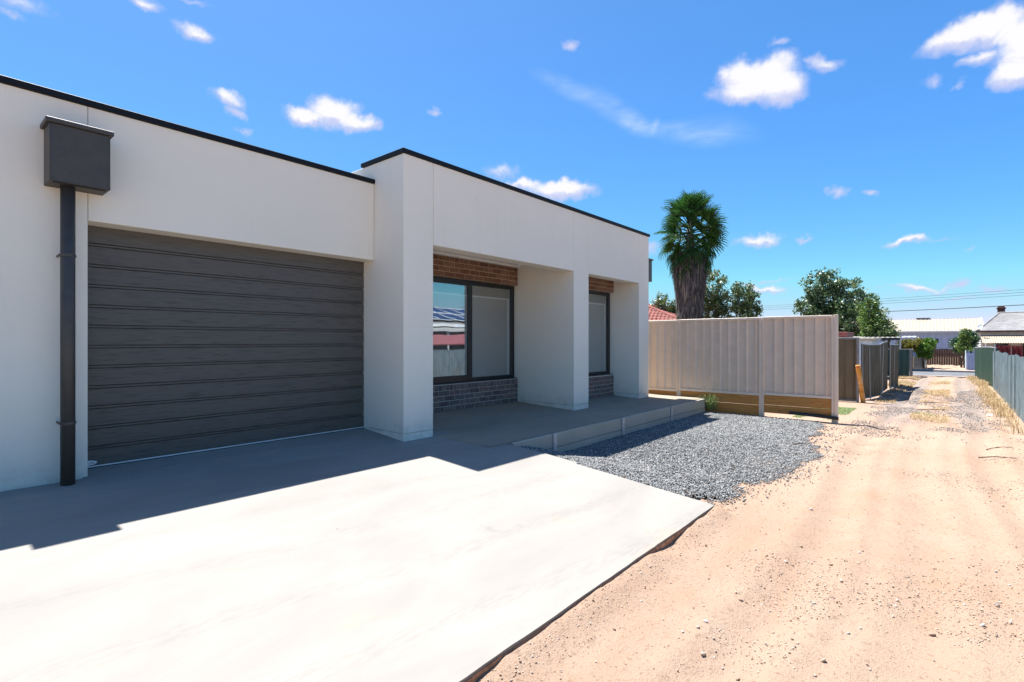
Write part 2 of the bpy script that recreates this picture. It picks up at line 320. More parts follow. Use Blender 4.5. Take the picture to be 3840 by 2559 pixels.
def island_mat(name, stops, rough=0.6, trans=0.0, spec=0.5, posvar=None):
    m, t, b = new_mat(name)
    ri = N(t, 'ShaderNodeNewGeometry').outputs['Random Per Island']
    cr = N(t, 'ShaderNodeValToRGB'); el = cr.color_ramp.elements
    while len(el) < len(stops): el.new(0.5)
    for i, (p, c) in enumerate(stops): el[i].position = p; el[i].color = (*c, 1)
    t.links.new(ri, cr.inputs[0]); c = cr.outputs[0]
    if posvar:
        sc_, ca, cb = posvar
        c = mixc(t, 1.0, c, mixc(t, maprange(t, noise(t, objcoord(t), sc_, 3.0), 0.35, 0.65), ca, cb), 'MULTIPLY')
    t.links.new(c, b.inputs['Base Color']); b.inputs['Roughness'].default_value = rough; b.inputs['Specular IOR Level'].default_value = spec
    if trans:
        tl = N(t, 'ShaderNodeBsdfTranslucent'); t.links.new(c, tl.inputs[0]); mx = N(t, 'ShaderNodeMixShader'); mx.inputs[0].default_value = trans
        out = t.nodes['Material Output']; t.links.new(b.outputs[0], mx.inputs[1]); t.links.new(tl.outputs[0], mx.inputs[2]); t.links.new(mx.outputs[0], out.inputs[0])
    return m
M['gravel'] = island_mat('blue_grey_gravel', [(0, (0.060, 0.062, 0.062)), (0.45, (0.165, 0.166, 0.160)), (0.85, (0.30, 0.297, 0.285)), (0.97, (0.40, 0.39, 0.36)), (1.0, (0.26, 0.15, 0.09))], 0.75)
M['pebble'] = island_mat('dirt_pebbles', [(0, (0.24, 0.15, 0.10)), (0.4, (0.36, 0.26, 0.19)), (0.8, (0.44, 0.35, 0.28)), (0.93, (0.52, 0.47, 0.43)), (1.0, (0.14, 0.11, 0.10))], 0.9)
M['lanegravel'] = island_mat('lane_gravel', [(0, (0.07, 0.07, 0.072)), (0.6, (0.17, 0.165, 0.16)), (1.0, (0.32, 0.26, 0.21))], 0.85)
M['drygrass'] = island_mat('dry_grass', [(0, (0.22, 0.14, 0.06)), (0.5, (0.42, 0.30, 0.15)), (1.0, (0.58, 0.45, 0.27))], 0.8, 0.25)
M['weed'] = island_mat('green_weed', [(0, (0.09, 0.16, 0.04)), (0.6, (0.19, 0.28, 0.09)), (1.0, (0.36, 0.38, 0.18))], 0.7, 0.25)
M['stick'] = simple('dead_stick', (0.10, 0.06, 0.04), 0.9)
M['fines'] = simple('gravel_fines', (0.04, 0.04, 0.04), 0.95, var=0.4, scale=60)
def leaf(name, a, b_, c, tr=0.22): return island_mat(name, [(0, a), (0.6, b_), (1.0, c)], 0.38, tr, 0.55)
def leaf2(name, a, b_, c, tr=0.22): return island_mat(name, [(0, a), (0.6, b_), (1.0, c)], 0.55, tr, 0.3)
M['leaf_gum'] = leaf('gum_leaves', (0.040, 0.072, 0.020), (0.10, 0.155, 0.045), (0.25, 0.28, 0.10))
M['leaf_big'] = leaf('dense_leaves', (0.022, 0.060, 0.022), (0.085, 0.150, 0.055), (0.24, 0.30, 0.13))
M['leaf_lime'] = leaf('lime_leaves', (0.03, 0.10, 0.006), (0.085, 0.21, 0.012), (0.19, 0.27, 0.03), 0.3)
M['leaf_gold'] = leaf('golden_leaves', (0.07, 0.09, 0.012), (0.20, 0.18, 0.03), (0.30, 0.28, 0.07), 0.3)
M['leaf_dark'] = leaf('dark_leaves', (0.012, 0.05, 0.020), (0.03, 0.10, 0.035), (0.08, 0.17, 0.06))
M['leaf_fresh'] = leaf('fresh_leaves', (0.04, 0.10, 0.014), (0.12, 0.21, 0.035), (0.28, 0.34, 0.10), 0.3)
M['bark'] = simple('bark', (0.11, 0.085, 0.065), 0.9, var=0.4, scale=6, bumps=0.6, bscale=20, stretch=(1, 1, .2))
M['frond'] = leaf2('palm_frond', (0.010, 0.040, 0.007), (0.026, 0.090, 0.014), (0.065, 0.16, 0.028), 0.34)
M['thatch'] = island_mat('palm_thatch', [(0, (0.030, 0.024, 0.022)), (0.5, (0.090, 0.074, 0.066)), (0.85, (0.18, 0.155, 0.14)), (1.0, (0.27, 0.20, 0.14))], 0.85, 0.1)
M['palmtrunk'] = simple('palm_trunk_fibre', (0.065, 0.055, 0.048), 0.9, var=0.5, scale=5, bumps=0.8, bscale=14, stretch=(3, 3, .35))
M['sticker'] = simple('sticker_pale', (0.78, 0.78, 0.76), 0.4, var=0.02)
M['ink'] = simple('sticker_ink', (0.06, 0.06, 0.07), 0.5)

def ground_mat():
    m, t, b = new_mat('pale_red_dirt'); oc = objcoord(t); s = Sep(t, oc)
    n1 = noise(t, oc, 0.55, 5.0, 0.6, 0.4); n2 = noise(t, oc, 3.0, 6.0, 0.65, 0.3); n3 = noise(t, oc, 38.0, 5.0, 0.7)
    c = mixc(t, maprange(t, n1, 0.3, 0.7), (0.335, 0.222, 0.152), (0.36, 0.258, 0.188))
    c = mixc(t, math_(t, 'MULTIPLY', maprange(t, n2, 0.45, 0.75), 0.6), c, (0.345, 0.262, 0.195))
    c = mixc(t, math_(t, 'MULTIPLY', maprange(t, n3, 0.54, 0.68), 0.75), c, (0.21, 0.13, 0.088))
    st_ = noise(t, mapped(t, oc, (0.22, 1.7, 1)), 1.6, 5.0, 0.62, 0.3)
    c = mixc(t, math_(t, 'MULTIPLY', maprange(t, st_, 0.50, 0.68), 0.34), c, (0.335, 0.195, 0.12))
    # grey gravel worn into the lane further along
    lane = math_(t, 'MULTIPLY', maprange(t, s[0], 9.2, 13.0), maprange(t, s[0], 27.5, 26.5))
    lane = math_(t, 'MULTIPLY', lane, math_(t, 'MULTIPLY', maprange(t, s[1], -1.0, -0.7), maprange(t, s[1], 1.7, 1.25)))
    tracks = math_(t, 'ADD', maprange(t, math_(t, 'ABSOLUTE', math_(t, 'SUBTRACT', s[1], 0.85)), 0.5, 0.1), maprange(t, math_(t, 'ABSOLUTE', math_(t, 'SUBTRACT', s[1], -0.3)), 0.40, 0.08))
    ng = noise(t, mapped(t, oc, (0.7, 2.2, 1)), 1.5, 6.0, 0.68, 0.4)
    gfac = math_(t, 'MULTIPLY', lane, maprange(t, math_(t, 'MULTIPLY_ADD', tracks, 0.25, ng), 0.50, 0.78))
    gc = mixc(t, maprange(t, noise(t, oc, 55.0, 3.0, 0.7), 0.35, 0.65), (0.115, 0.11, 0.108), (0.25, 0.23, 0.215))
    c = mixc(t, math_(t, 'MULTIPLY', gfac, 0.62), c, gc)
    t.links.new(c, b.inputs['Base Color']); b.inputs['Roughness'].default_value = 0.95; b.inputs['Specular IOR Level'].default_value = 0.15
    h = math_(t, 'ADD', math_(t, 'MULTIPLY', n3, 0.6), math_(t, 'MULTIPLY', noise(t, oc, 130.0, 4.0, 0.7), 0.5))
    bump(t, b, h, 1.0, 0.016); return m
M['ground'] = ground_mat()
M['bitumen'] = simple('bitumen', (0.12, 0.12, 0.122), 0.85, var=0.2, scale=3)
M['kerb'] = simple('kerb_concrete', (0.30, 0.25, 0.215), 0.85)

# ------------------------------------------------------------------ building helpers
def wloc(o):
    v = Vector((0, 0, 0))
    while o is not None: v += o.location; o = o.parent
    return v
def tag(o, label=None, cat=None, group=None, kind=None):
    for k, v in (('label', label), ('category', cat), ('group', group), ('kind', kind)):
        if v: o[k] = v
    return o
def thing(name, label, cat, loc, group=None):
    o = bpy.data.objects.new(name, None); o.empty_display_size = 0.2; col.objects.link(o); o.location = loc
    return tag(o, label, cat, group)
def link(name, me, parent=None, loc=None):
    o = bpy.data.objects.new(name, me); col.objects.link(o)
    if parent is not None: o.parent = parent
    if loc is not None: o.location = loc
    return o
def np_mesh(name, V, F, mat, smooth=False):
    """V (n,3) array, F (m,k) index array, all faces k-gons"""
    V = np.asarray(V, np.float32); F = np.asarray(F, np.int32); m, k = F.shape
    me = bpy.data.meshes.new(name); me.vertices.add(len(V)); me.vertices.foreach_set('co', V.ravel())
    me.loops.add(m*k); me.loops.foreach_set('vertex_index', F.ravel())
    me.polygons.add(m); me.polygons.foreach_set('loop_start', np.arange(0, m*k, k, dtype=np.int32))
    me.polygons.foreach_set('loop_total', np.full(m, k, np.int32))
    if smooth: me.polygons.foreach_set('use_smooth', np.ones(m, bool))
    me.update(calc_edges=True); me.validate(); me.materials.append(mat); return me
class MB:
    def __init__(s): s.v = []; s.f = []
    def add(s, vs, fs):
        n = len(s.v); s.v += [tuple(p) for p in vs]; s.f += [tuple(i+n for i in f) for f in fs]; return s
    def box(s, x0, x1, y0, y1, z0, z1):
        return s.add([(x, y, z) for z in (z0, z1) for y in (y0, y1) for x in (x0, x1)],
                     [(0, 2, 3, 1), (4, 5, 7, 6), (0, 1, 5, 4), (2, 6, 7, 3), (0, 4, 6, 2), (1, 3, 7, 5)])
    def prism(s, prof, a, b, place):
        """profile points (p,q) swept from a to b; place(p,q,t) gives the point"""
        n = len(prof); vs = [place(p, q, t) for t in (a, b) for p, q in prof]
        fs = [(i, (i+1) % n, n+(i+1) % n, n+i) for i in range(n)] + [tuple(range(n-1, -1, -1)), tuple(range(n, 2*n))]
        return s.add(vs, fs)
    def tube(s, pts, rad, n=8, cap=True):
        pts = [Vector(p) for p in pts]; rad = rad if isinstance(rad, (list, tuple)) else [rad]*len(pts); vs = []
        for i, p in enumerate(pts):
            d = (pts[min(i+1, len(pts)-1)] - pts[max(i-1, 0)]).normalized()
            a = d.orthogonal().normalized() if abs(d.z) < 0.9 else Vector((1, 0, 0)); a = (a - d*a.dot(d)).normalized(); b = d.cross(a)
            vs += [p + (a*cos(2*pi*k/n) + b*sin(2*pi*k/n))*rad[i] for k in range(n)]
        fs = [(i*n+k, i*n+(k+1) % n, (i+1)*n+(k+1) % n, (i+1)*n+k) for i in range(len(pts)-1) for k in range(n)]
        if cap: fs += [tuple(range(n-1, -1, -1)), tuple(range((len(pts)-1)*n, len(pts)*n))]
        return s.add(vs, fs)
    def sheet(s, pts_a, pts_b):
        """strip between two equally long polylines"""
        n = len(pts_a); return s.add(list(pts_a)+list(pts_b), [(i, i+1, n+i+1, n+i) for i in range(n-1)])
    def build(s, name, mat, parent=None, bevel=0.0, smooth=False):
        off = wloc(parent) if parent is not None else Vector((0, 0, 0))
        me = bpy.data.meshes.new(name); me.from_pydata([Vector(p)-off for p in s.v], [], s.f)
        bm = bmesh.new(); bm.from_mesh(me); bmesh.ops.recalc_face_normals(bm, faces=bm.faces)
        if bevel: bmesh.ops.bevel(bm, geom=list(bm.edges), offset=bevel, segments=1, affect='EDGES', clamp_overlap=True)
        if smooth:
            for f in bm.faces: f.smooth = True
        bm.to_mesh(me); bm.free(); me.materials.append(mat if not isinstance(mat, str) else M[mat])
        return link(name, me, parent)
def box(name, mat, parent, x0, x1, y0, y1, z0, z1, bevel=0.004):
    return MB().box(x0, x1, y0, y1, z0, z1).build(name, mat, parent, bevel)

TRI5 = np.array([(0, 1, 2), (0, 2, 4), (4, 2, 3)])
def blade_faces(n): return (TRI5[None]+(np.arange(n)*5)[:, None, None]).reshape(-1, 3)   # bent blades, cut so that no face spans the bend
# value noise for relief
def _h(ix, iy, s):
    n = (ix*374761393 + iy*668265263 + s*974634541).astype(np.int64) & 0x7fffffff
    n = ((n ^ (n >> 13))*1274126177) & 0x7fffffff; return ((n ^ (n >> 16)) & 0xffff)/65535.0
def vn(x, y, s=0):
    ix = np.floor(x).astype(np.int64); iy = np.floor(y).astype(np.int64); fx = x-ix; fy = y-iy
    fx = fx*fx*(3-2*fx); fy = fy*fy*(3-2*fy)
    return (_h(ix, iy, s)*(1-fx)+_h(ix+1, iy, s)*fx)*(1-fy) + (_h(ix, iy+1, s)*(1-fx)+_h(ix+1, iy+1, s)*fx)*fy
def fbm(x, y, f, o=4, s=0):
    a = 1.0; r = 0; tot = 0
    for k in range(o): r = r + a*vn(x*f, y*f, s+k); tot += a; a *= 0.5; f *= 2.03
    return r/tot
def smooth(e0, e1, x): t = np.clip((x-e0)/(e1-e0), 0, 1); return t*t*(3-2*t)

# ------------------------------------------------------------------ the ground
def ground_z(x, y):
    z = -0.285 + 0.035*(fbm(x, y, 0.6, 3, 1)-0.5) + 0.016*(fbm(x, y, 3.5, 3, 5)-0.5) + 0.010*(fbm(x, y, 14.0, 2, 9)-0.5)
    # wheel tracks that swing off the lane towards the driveway
    for y0, amp in ((0.95, 0.026), (-0.30, 0.026), (0.35, 0.016)):
        yy = y0 + 0.10*np.sin(x*0.35) - 0.35*np.exp(-((x-4)/3.0)**2)
        d = np.abs(y-yy); z = z - amp*np.exp(-(d/0.11)**2) + 0.5*amp*np.exp(-((d-0.2)/0.07)**2)
        z = z + 0.007*np.exp(-(d/0.10)**2)*np.sign(np.sin(x*42 + 12*np.sin(y*9)))*smooth(0.5, 0.75, fbm(x, y, 0.8, 2, 21))
    z = z + 0.082*np.exp(-((y-1.50)/0.12)**2)*(x < 4.4)*fbm(x, y, 2.0, 2, 31)
    z = np.where((x < 4.42) & (y > 1.56), -0.55, z)
    z = np.where((x >= 4.42) & (x < 10.55) & (y > 1.9), -0.42, z)
    z = z - 0.02*smooth(12, 26, x)
    far = np.maximum(np.abs(x-15), np.abs(y)); return np.where(far > 40, -0.30, z)
xs = np.unique(np.round(np.concatenate([np.geomspace(50, 900, 12)*-1, np.arange(-40, -4, 3.), np.arange(-4, 1, .15), np.arange(1, 8, .028), np.arange(8, 16, .06), np.arange(16, 46, .3), np.geomspace(46, 900, 14)]), 4))
ys = np.unique(np.round(np.concatenate([-np.geomspace(12, 900, 12), np.arange(-12, -1.2, .6), np.arange(-1.2, 1.62, .026), np.arange(1.62, 6, .25), np.geomspace(6, 900, 16)]), 4))
GX, GY = np.meshgrid(xs, ys, indexing='ij'); GZ = ground_z(GX, GY)
ny = len(ys); idx = np.arange(len(xs)*ny).reshape(len(xs), ny)
F = np.stack([idx[:-1, :-1], idx[1:, :-1], idx[1:, 1:], idx[:-1, 1:]], -1).reshape(-1, 4)
tag(link('ground', np_mesh('ground', np.stack([GX, GY, GZ], -1).reshape(-1, 3), F, M['ground'], True)), kind='structure')

# low-poly stones: jittered icosahedra joined into one mass
ICO = []
_ph = (1+5**.5)/2
for a, b in ((1, _ph), (-1, _ph), (1, -_ph), (-1, -_ph)): ICO += [(0, a, b), (a, b, 0), (b, 0, a)]
ICO = np.array(ICO, float)/math.hypot(1, _ph)
_bm = bmesh.new()
for p in ICO: _bm.verts.new(p)
_hl = bmesh.ops.convex_hull(_bm, input=_bm.verts); _bm.verts.index_update()
ICOF = np.array([[v.index for v in f.verts] for f in _bm.faces]); ICO = np.array([v.co[:] for v in _bm.verts]); _bm.free()
OCT = np.array([(1, 0, 0), (-1, 0, 0), (0, 1, 0), (0, -1, 0), (0, 0, 1), (0, 0, -1)], float); OCTF = np.array([(0, 2, 4), (2, 1, 4), (1, 3, 4), (3, 0, 4), (2, 0, 5), (1, 2, 5), (3, 1, 5), (0, 3, 5)])
def stones(name, P, size, mat, flat=0.65, kind='stuff', label=None, cat=None, fine=True):
    BV, BF = (ICO, ICOF) if fine else (OCT, OCTF); n = len(P); k = len(BV)
    q = rng.normal(size=(n, 4)); q /= np.linalg.norm(q, axis=1)[:, None]
    w, x, y, z = q.T
    Rm = np.stack([1-2*(y*y+z*z), 2*(x*y-z*w), 2*(x*z+y*w), 2*(x*y+z*w), 1-2*(x*x+z*z), 2*(y*z-x*w), 2*(x*z-y*w), 2*(y*z+x*w), 1-2*(x*x+y*y)], -1).reshape(n, 3, 3)
    sc3 = np.stack([np.ones(n), rng.uniform(.6, .95, n), rng.uniform(.4, flat, n)], -1)*size[:, None]
    L = BV[None]*(1+rng.uniform(-.18, .18, (n, k, 1)))*sc3[:, None, :]
    Vv = np.einsum('nij,nkj->nki', Rm, L) + P[:, None, :]
    Ff = BF[None] + (np.arange(n)*k)[:, None, None]
    o = link(name, np_mesh(name, Vv.reshape(-1, 3), Ff.reshape(-1, 3), mat)); return tag(o, label, cat, None, kind)

# loose stones on the dirt
n = 90000
px = 1.0 + 11*rng.random(n)**1.7; py = rng.uniform(-1.0, 1.5, n)
dn = fbm(px, py, 1.4, 3, 40)
keep = rng.random(n) < 0.06 + 0.94*smooth(0.52, 0.70, dn) + 0.5*np.exp(-((py-1.42)/0.12)**2)*(px < 4.5)
keep &= ~((px < 4.45) & (py > 1.50))
px, py = px[keep], py[keep]; sz = np.clip(rng.lognormal(-5.75, 0.48, len(px)), .0018, .015)
stones('loose_stones', np.stack([px, py, ground_z(px, py)+sz*0.35], -1), sz, M['pebble'], label='small pale and reddish stones lying loose on the dirt', cat='stones', fine=False)
n = 150; px = 1.3+6*rng.random(n)**1.5; py = rng.uniform(-1.0, 1.45, n); sz = rng.uniform(.009, .020, n); k = fbm(px, py, 1.4, 3, 40) > 0.47; px, py, sz = px[k], py[k], sz[k]
stones('dirt_clods', np.stack([px, py, ground_z(px, py)+sz*0.2], -1), sz, M['pebble'], label='larger reddish clods scattered over the dirt', cat='stones')

# ------------------------------------------------------------------ driveway and porch slabs
PROF = [(1.52, -.222), (2.88, -.088), (3.31, -.05), (3.92, -.010), (4.77, 0.0), (5.30, .05), (5.62, .078)]
def slab_z(y): return float(np.interp(y, [p[0] for p in PROF], [p[1] for p in PROF]))
def slab(name, mat, x0, x1, y0, y1, thick, jag=0.0, zoff=0.0, zf=slab_z, kind='structure', parent=None):
    nx = max(2, int((x1-x0)/0.06)); ysl = sorted(set([y0, y1] + [p[0] for p in PROF if y0 < p[0] < y1] + list(np.linspace(y0, y1, 12))))
    b = MB(); X = np.linspace(x0, x1, nx); rows = []
    for j, y in enumerate(ysl):
        dy = [(-jag*(0.3+vn(np.array([x*4.0]), np.array([0.3]), 77)[0]+0.6*vn(np.array([x*17.0]), np.array([0.3]), 78)[0]) if j == 0 else 0) for x in X]
        rows.append([(x, y+d, zf(y)+zoff) for x, d in zip(X, dy)])
    vs = [p for r in rows for p in r]; m = len(ysl)
    fs = [(j*nx+i, j*nx+i+1, (j+1)*nx+i+1, (j+1)*nx+i) for j in range(m-1) for i in range(nx-1)]
    base = len(vs); ring = [i for i in range(nx)] + [j*nx+nx-1 for j in range(1, m)] + [(m-1)*nx+i for i in range(nx-2, -1, -1)] + [j*nx for j in range(m-2, 0, -1)]
    vs += [(vs[i][0], vs[i][1]+(0.006 if i < nx else 0), vs[i][2]-thick) for i in ring]; k = len(ring)
    fs += [(ring[i], ring[(i+1) % k], base+(i+1) % k, base+i) for i in range(k)] + [tuple(range(base+k-1, base-1, -1))]
    b.add(vs, fs); o = b.build(name, mat, parent); return tag(o, kind=kind) if parent is None else o
drive = slab('driveway', 'concrete', -3.0, 4.395, 1.52, 5.292, 0.10, jag=0.007)
slab('garage_threshold', 'concrete', 0.94, 3.70, 5.300, 5.62, 0.10)
slab('edging_strip', 'concrete', 4.401, 4.452, 2.90, 3.83, 0.09, zoff=-0.004)
# brown stained face of the slab along the dirt
eb = MB(); X = np.linspace(-3, 4.405, 240)
yy = [1.5135-0.007*(0.3+vn(np.array([x*4.0]), np.array([0.3]), 77)[0]+0.6*vn(np.array([x*17.0]), np.array([0.3]), 78)[0]) + 0.004 for x in X]
zt = [-0.232-0.008*vn(np.array([x*9.0]), np.array([0.5]), 79)[0] for x in X]
eb.sheet([(x, y, z) for x, y, z in zip(X, yy, zt)], [(x, y-0.004, -0.34) for x, y in zip(X, yy)])
eb.build('slab_edge_stain', 'slabside', drive)
def porch_z(y): return float(np.interp(y, [3.84, 4.80, 5.97, 6.2], [-0.002, 0.0, 0.058, 0.06]))
slab('porch_slab', 'concrete_p', 4.148, 10.50, 3.84, 4.766, 0.09, zf=porch_z)
slab('porch_slab', 'concrete_p', 4.148, 7.188, 4.768, 6.12, 0.09, zf=porch_z)
slab('porch_slab', 'concrete_p', 7.652, 9.528, 4.768, 5.50, 0.09, zf=porch_z)
slab('porch_slab', 'concrete_p', 9.968, 10.50, 4.768, 8.5, 0.09, zf=porch_z)

# retaining wall of concrete sleepers between steel posts
rw = thing('retaining_wall', 'low wall of grey concrete sleepers between steel posts along the porch edge', 'retaining wall', (7.4, 3.84, -0.3))
px_ = [5.27, 7.03, 8.80]; ends = [4.47] + px_ + [10.49]
for i in range(4):
    for z0, z1 in ((-0.185, -0.012), (-0.375, -0.191)):
        box('sleeper', 'sleeper', rw, ends[i]+0.022, ends[i+1]-0.022, 3.785, 3.838, z0, z1, 0.006)
for x in px_:
    MB().box(x-0.036, x+0.036, 3.768, 3.780, -0.42, -0.010).box(x-0.005, x+0.005, 3.780, 3.836, -0.42, -0.012).build('post', 'galv', rw, 0.001)
box('sleeper', 'sleeper', rw, 10.445, 10.495, 3.84, 5.2, -0.185, -0.094, 0.005)

# ------------------------------------------------------------------ gravel bed
GB = np.array([(4.46, 1.62), (5.0, 1.55), (5.58, 1.46), (5.84, 1.32), (6.5, 1.22), (7.2, 1.16), (7.7, 1.28), (8.2, 1.42), (9.0, 1.46), (9.78, 1.54), (10.4, 1.80), (10.55, 1.9)])
def gravel_z(x, y):
    zs = np.interp(y, [p[0] for p in PROF], [p[1] for p in PROF])-0.035
    t = smooth(4.40, 5.7, x); z = zs*(1-t) + (-0.295)*t
    z = np.minimum(z, -0.255+0.22*(1-t)*1.0) if False else z
    z = z + 0.05*(fbm(x, y, 1.3, 3, 60)-0.5) + 0.02*(fbm(x, y, 5.0, 2, 63)-0.5)
    return np.maximum(z, ground_z(x, np.minimum(y, 1.5))+0.004)
def gravel_in(x, y):   # signed distance-ish to the ragged front
    front = np.interp(x, GB[:, 0], GB[:, 1]) + 0.45*(fbm(x, y, 2.6, 4, 70)-0.5)
    return y-front
gxs = np.arange(4.455, 10.56, 0.05); gys = np.arange(1.0, 3.84, 0.05)
A, B = np.meshgrid(gxs, gys, indexing='ij'); Z = gravel_z(A, B)-0.004; ins = gravel_in(A, B) > 0.10
idx = np.arange(A.size).reshape(A.shape)
fm = ins[:-1, :-1] & ins[1:, :-1] & ins[1:, 1:] & ins[:-1, 1:]
F = np.stack([idx[:-1, :-1], idx[1:, :-1], idx[1:, 1:], idx[:-1, 1:]], -1)[fm]
tag(link('gravel_bed', np_mesh('gravel_bed', np.stack([A, B, Z], -1).reshape(-1, 3), F, M['fines'], True)), kind='structure')
n = 112000
px = rng.uniform(4.45, 10.56, n); py = rng.uniform(0.75, 3.83, n)
d = gravel_in(px, py); keep = rng.random(n) < np.clip(0.10*np.exp((np.minimum(d, 0))*9) + np.maximum(d, 0)*5.0, 0, 1)*(d > -0.35)
px, py = px[keep], py[keep]
sz = rng.uniform(0.0055, 0.0115, len(px))*np.where(rng.random(len(px)) < .06, 1.5, 1.0)*np.where(px > 8, 1.15, 1.0)
pz = gravel_z(px, py) + rng.uniform(0.0, 0.010, len(px))
stones('gravel', np.stack([px, py, pz], -1), sz, M['gravel'], 0.8, label='blue grey crushed gravel spread between the driveway and the beige fence', cat='gravel')

# ------------------------------------------------------------------ the house
H = thing('house', 'flat-roofed pale rendered house with charcoal garage door and black parapet capping', 'house', (3.7, 5.4, 0.0))
YF, YG, YD = 4.768, 5.337, 5.555          # pillar faces, garage wall face, garage door face
box('garage_wall', 'render', H, -3.2, 0.9690, YG, 5.62, -0.02, 3.052)
box('lintel', 'render', H, 0.9722, 3.696, YG, 5.62, 2.128, 3.052)
box('wall_joint_backing', 'darkgap', H, 0.95, 3.70, YG+0.012, 5.60, 2.6, 3.04, 0)
for x0, x1, y1 in ((3.700, 4.142, 6.14), (7.192, 7.648, 6.14), (9.532, 9.964, 5.60)):
    p = box('pillar', 'render', H, x0, x1, YF, y1, 0.086, 3.298, 0.005)
    box('plinth', 'render', p, x0+0.002, x1-0.002, YF+0.002, y1, -0.08, 0.082, 0.003)
for x0, x1 in ((4.147, 7.187), (7.653, 9.527)):
    box('beam', 'render', H, x0, x1, YF+0.001, 4.995, 2.310, 3.298, 0.004)
    box('parapet_backing', 'render', H, x0-0.006, x1+0.006, YF+0.02, 5.33, 2.62, 3.296, 0)
box('porch_ceiling', 'soffit', H, 4.142, 7.192, 4.995, 6.14, 2.505, 2.615, 0)
box('porch_ceiling', 'soffit', H, 7.648, 9.532, 4.995, 5.60, 2.505, 2.615, 0)
box('cornice', 'soffit', H, 4.143, 7.191, 5.905, 5.968, 2.465, 2.504, 0.004)
box('cornice', 'soffit', H, 4.143, 7.191, 4.996, 5.05, 2.46, 2.504, 0.004)
box('side_wall', 'render', H, 9.72, 9.962, 5.602, 15.0, -0.05, 3.05)
box('rear_wall', 'render', H, -3.2, 9.962, 15.0, 15.2, -0.05, 3.0)
box('end_wall', 'render', H, -3.4, -3.2, 5.34, 15.2, -0.05, 3.0)
box('roof', 'roof_flat', H, -3.2, 9.71, 5.63, 15.0, 2.75, 2.85, 0)
box('window_wall', 'darkgap', H, 4.142, 7.192, 6.45, 6.55, -0.05, 2.75, 0)
box('window_wall', 'darkgap', H, 7.648, 9.7, 5.90, 6.0, -0.05, 2.75, 0)
box('parapet_cladding', 'cladding', H, 3.712, 9.95, 5.34, 5.565, 2.86, 3.296, 0.002)
# cappings with a folded lip
box('parapet_cap', 'cap', H, -3.25, 3.698, YG-0.022, 5.66, 3.054, 3.104, 0.003)
MB().box(3.676, 9.988, YF-0.022, 5.588, 3.300, 3.350).build('parapet_cap', 'cap', H, 0.003)

# garage door
gd = box('garage_door', 'darkgap', H, 0.962, 3.70, YD+0.030, YD+0.05, 0.06, 2.2, 0)
zl = [0.092, .258, .430, .602, .774, .947, 1.118, 1.290, 1.462, 1.634, 1.806, 1.984, 2.175]
for i in range(12):
    a, b = zl[i], zl[i+1]
    prof = [(YD+0.028, a), (YD, a), (YD, b-0.032), (YD+0.024, b-0.0315), (YD+0.024, b-0.0245), (YD+0.001, b-0.024), (YD+0.001, b-0.008), (YD+0.026, b-0.0075), (YD+0.026, b), (YD+0.028, b)]
    MB().prism(prof, 0.966, 3.698, lambda p, q, t: (t, p, q)).build('door_slat', 'door', gd)
box('bottom_rail', 'sealwhite', gd, 0.966, 3.698, YD-0.004, YD+0.02, 0.080, 0.0905, 0.001)
box('bottom_seal', 'rubber', gd, 0.966, 3.698, YD-0.001, YD+0.02, 0.058, 0.0795, 0.001)
st = MB(); k = 28
st.add([(1.012+0.060*cos(2*pi*i/k), YD-0.0015, 0.118+0.021*sin(2*pi*i/k)) for i in range(k)] + [(1.012+0.060*cos(2*pi*i/k), YD-0.0003, 0.118+0.021*sin(2*pi*i/k)) for i in range(k)],
       [tuple(range(k))] + [(i, (i+1) % k, k+(i+1) % k, k+i) for i in range(k)])
st.build('sticker', 'sticker', gd)
def text_obj(txt, size, loc, rot, mat, parent):
    c = bpy.data.curves.new('lettering', 'FONT'); c.body = txt; c.size = size; c.align_x = 'CENTER'; c.extrude = 0.0004; c.shear = 0.25
    o = bpy.data.objects.new('lettering', c); col.objects.link(o); c.materials.append(M[mat])
    bpy.context.view_layer.update(); me = bpy.data.meshes.new_from_object(o); bpy.data.objects.remove(o)
    q = link('lettering', me, parent); q.location = Vector(loc)-wloc(parent); q.rotation_euler = rot; return q
text_obj('STEEL-LINE', 0.0155, (1.012, YD-0.0018, 0.115), (R(90), 0, 0), 'ink', gd)
box('sticker_rule', 'ink', gd, 1.02, 1.058, YD-0.0022, YD-0.0016, 0.1075, 0.1105, 0)

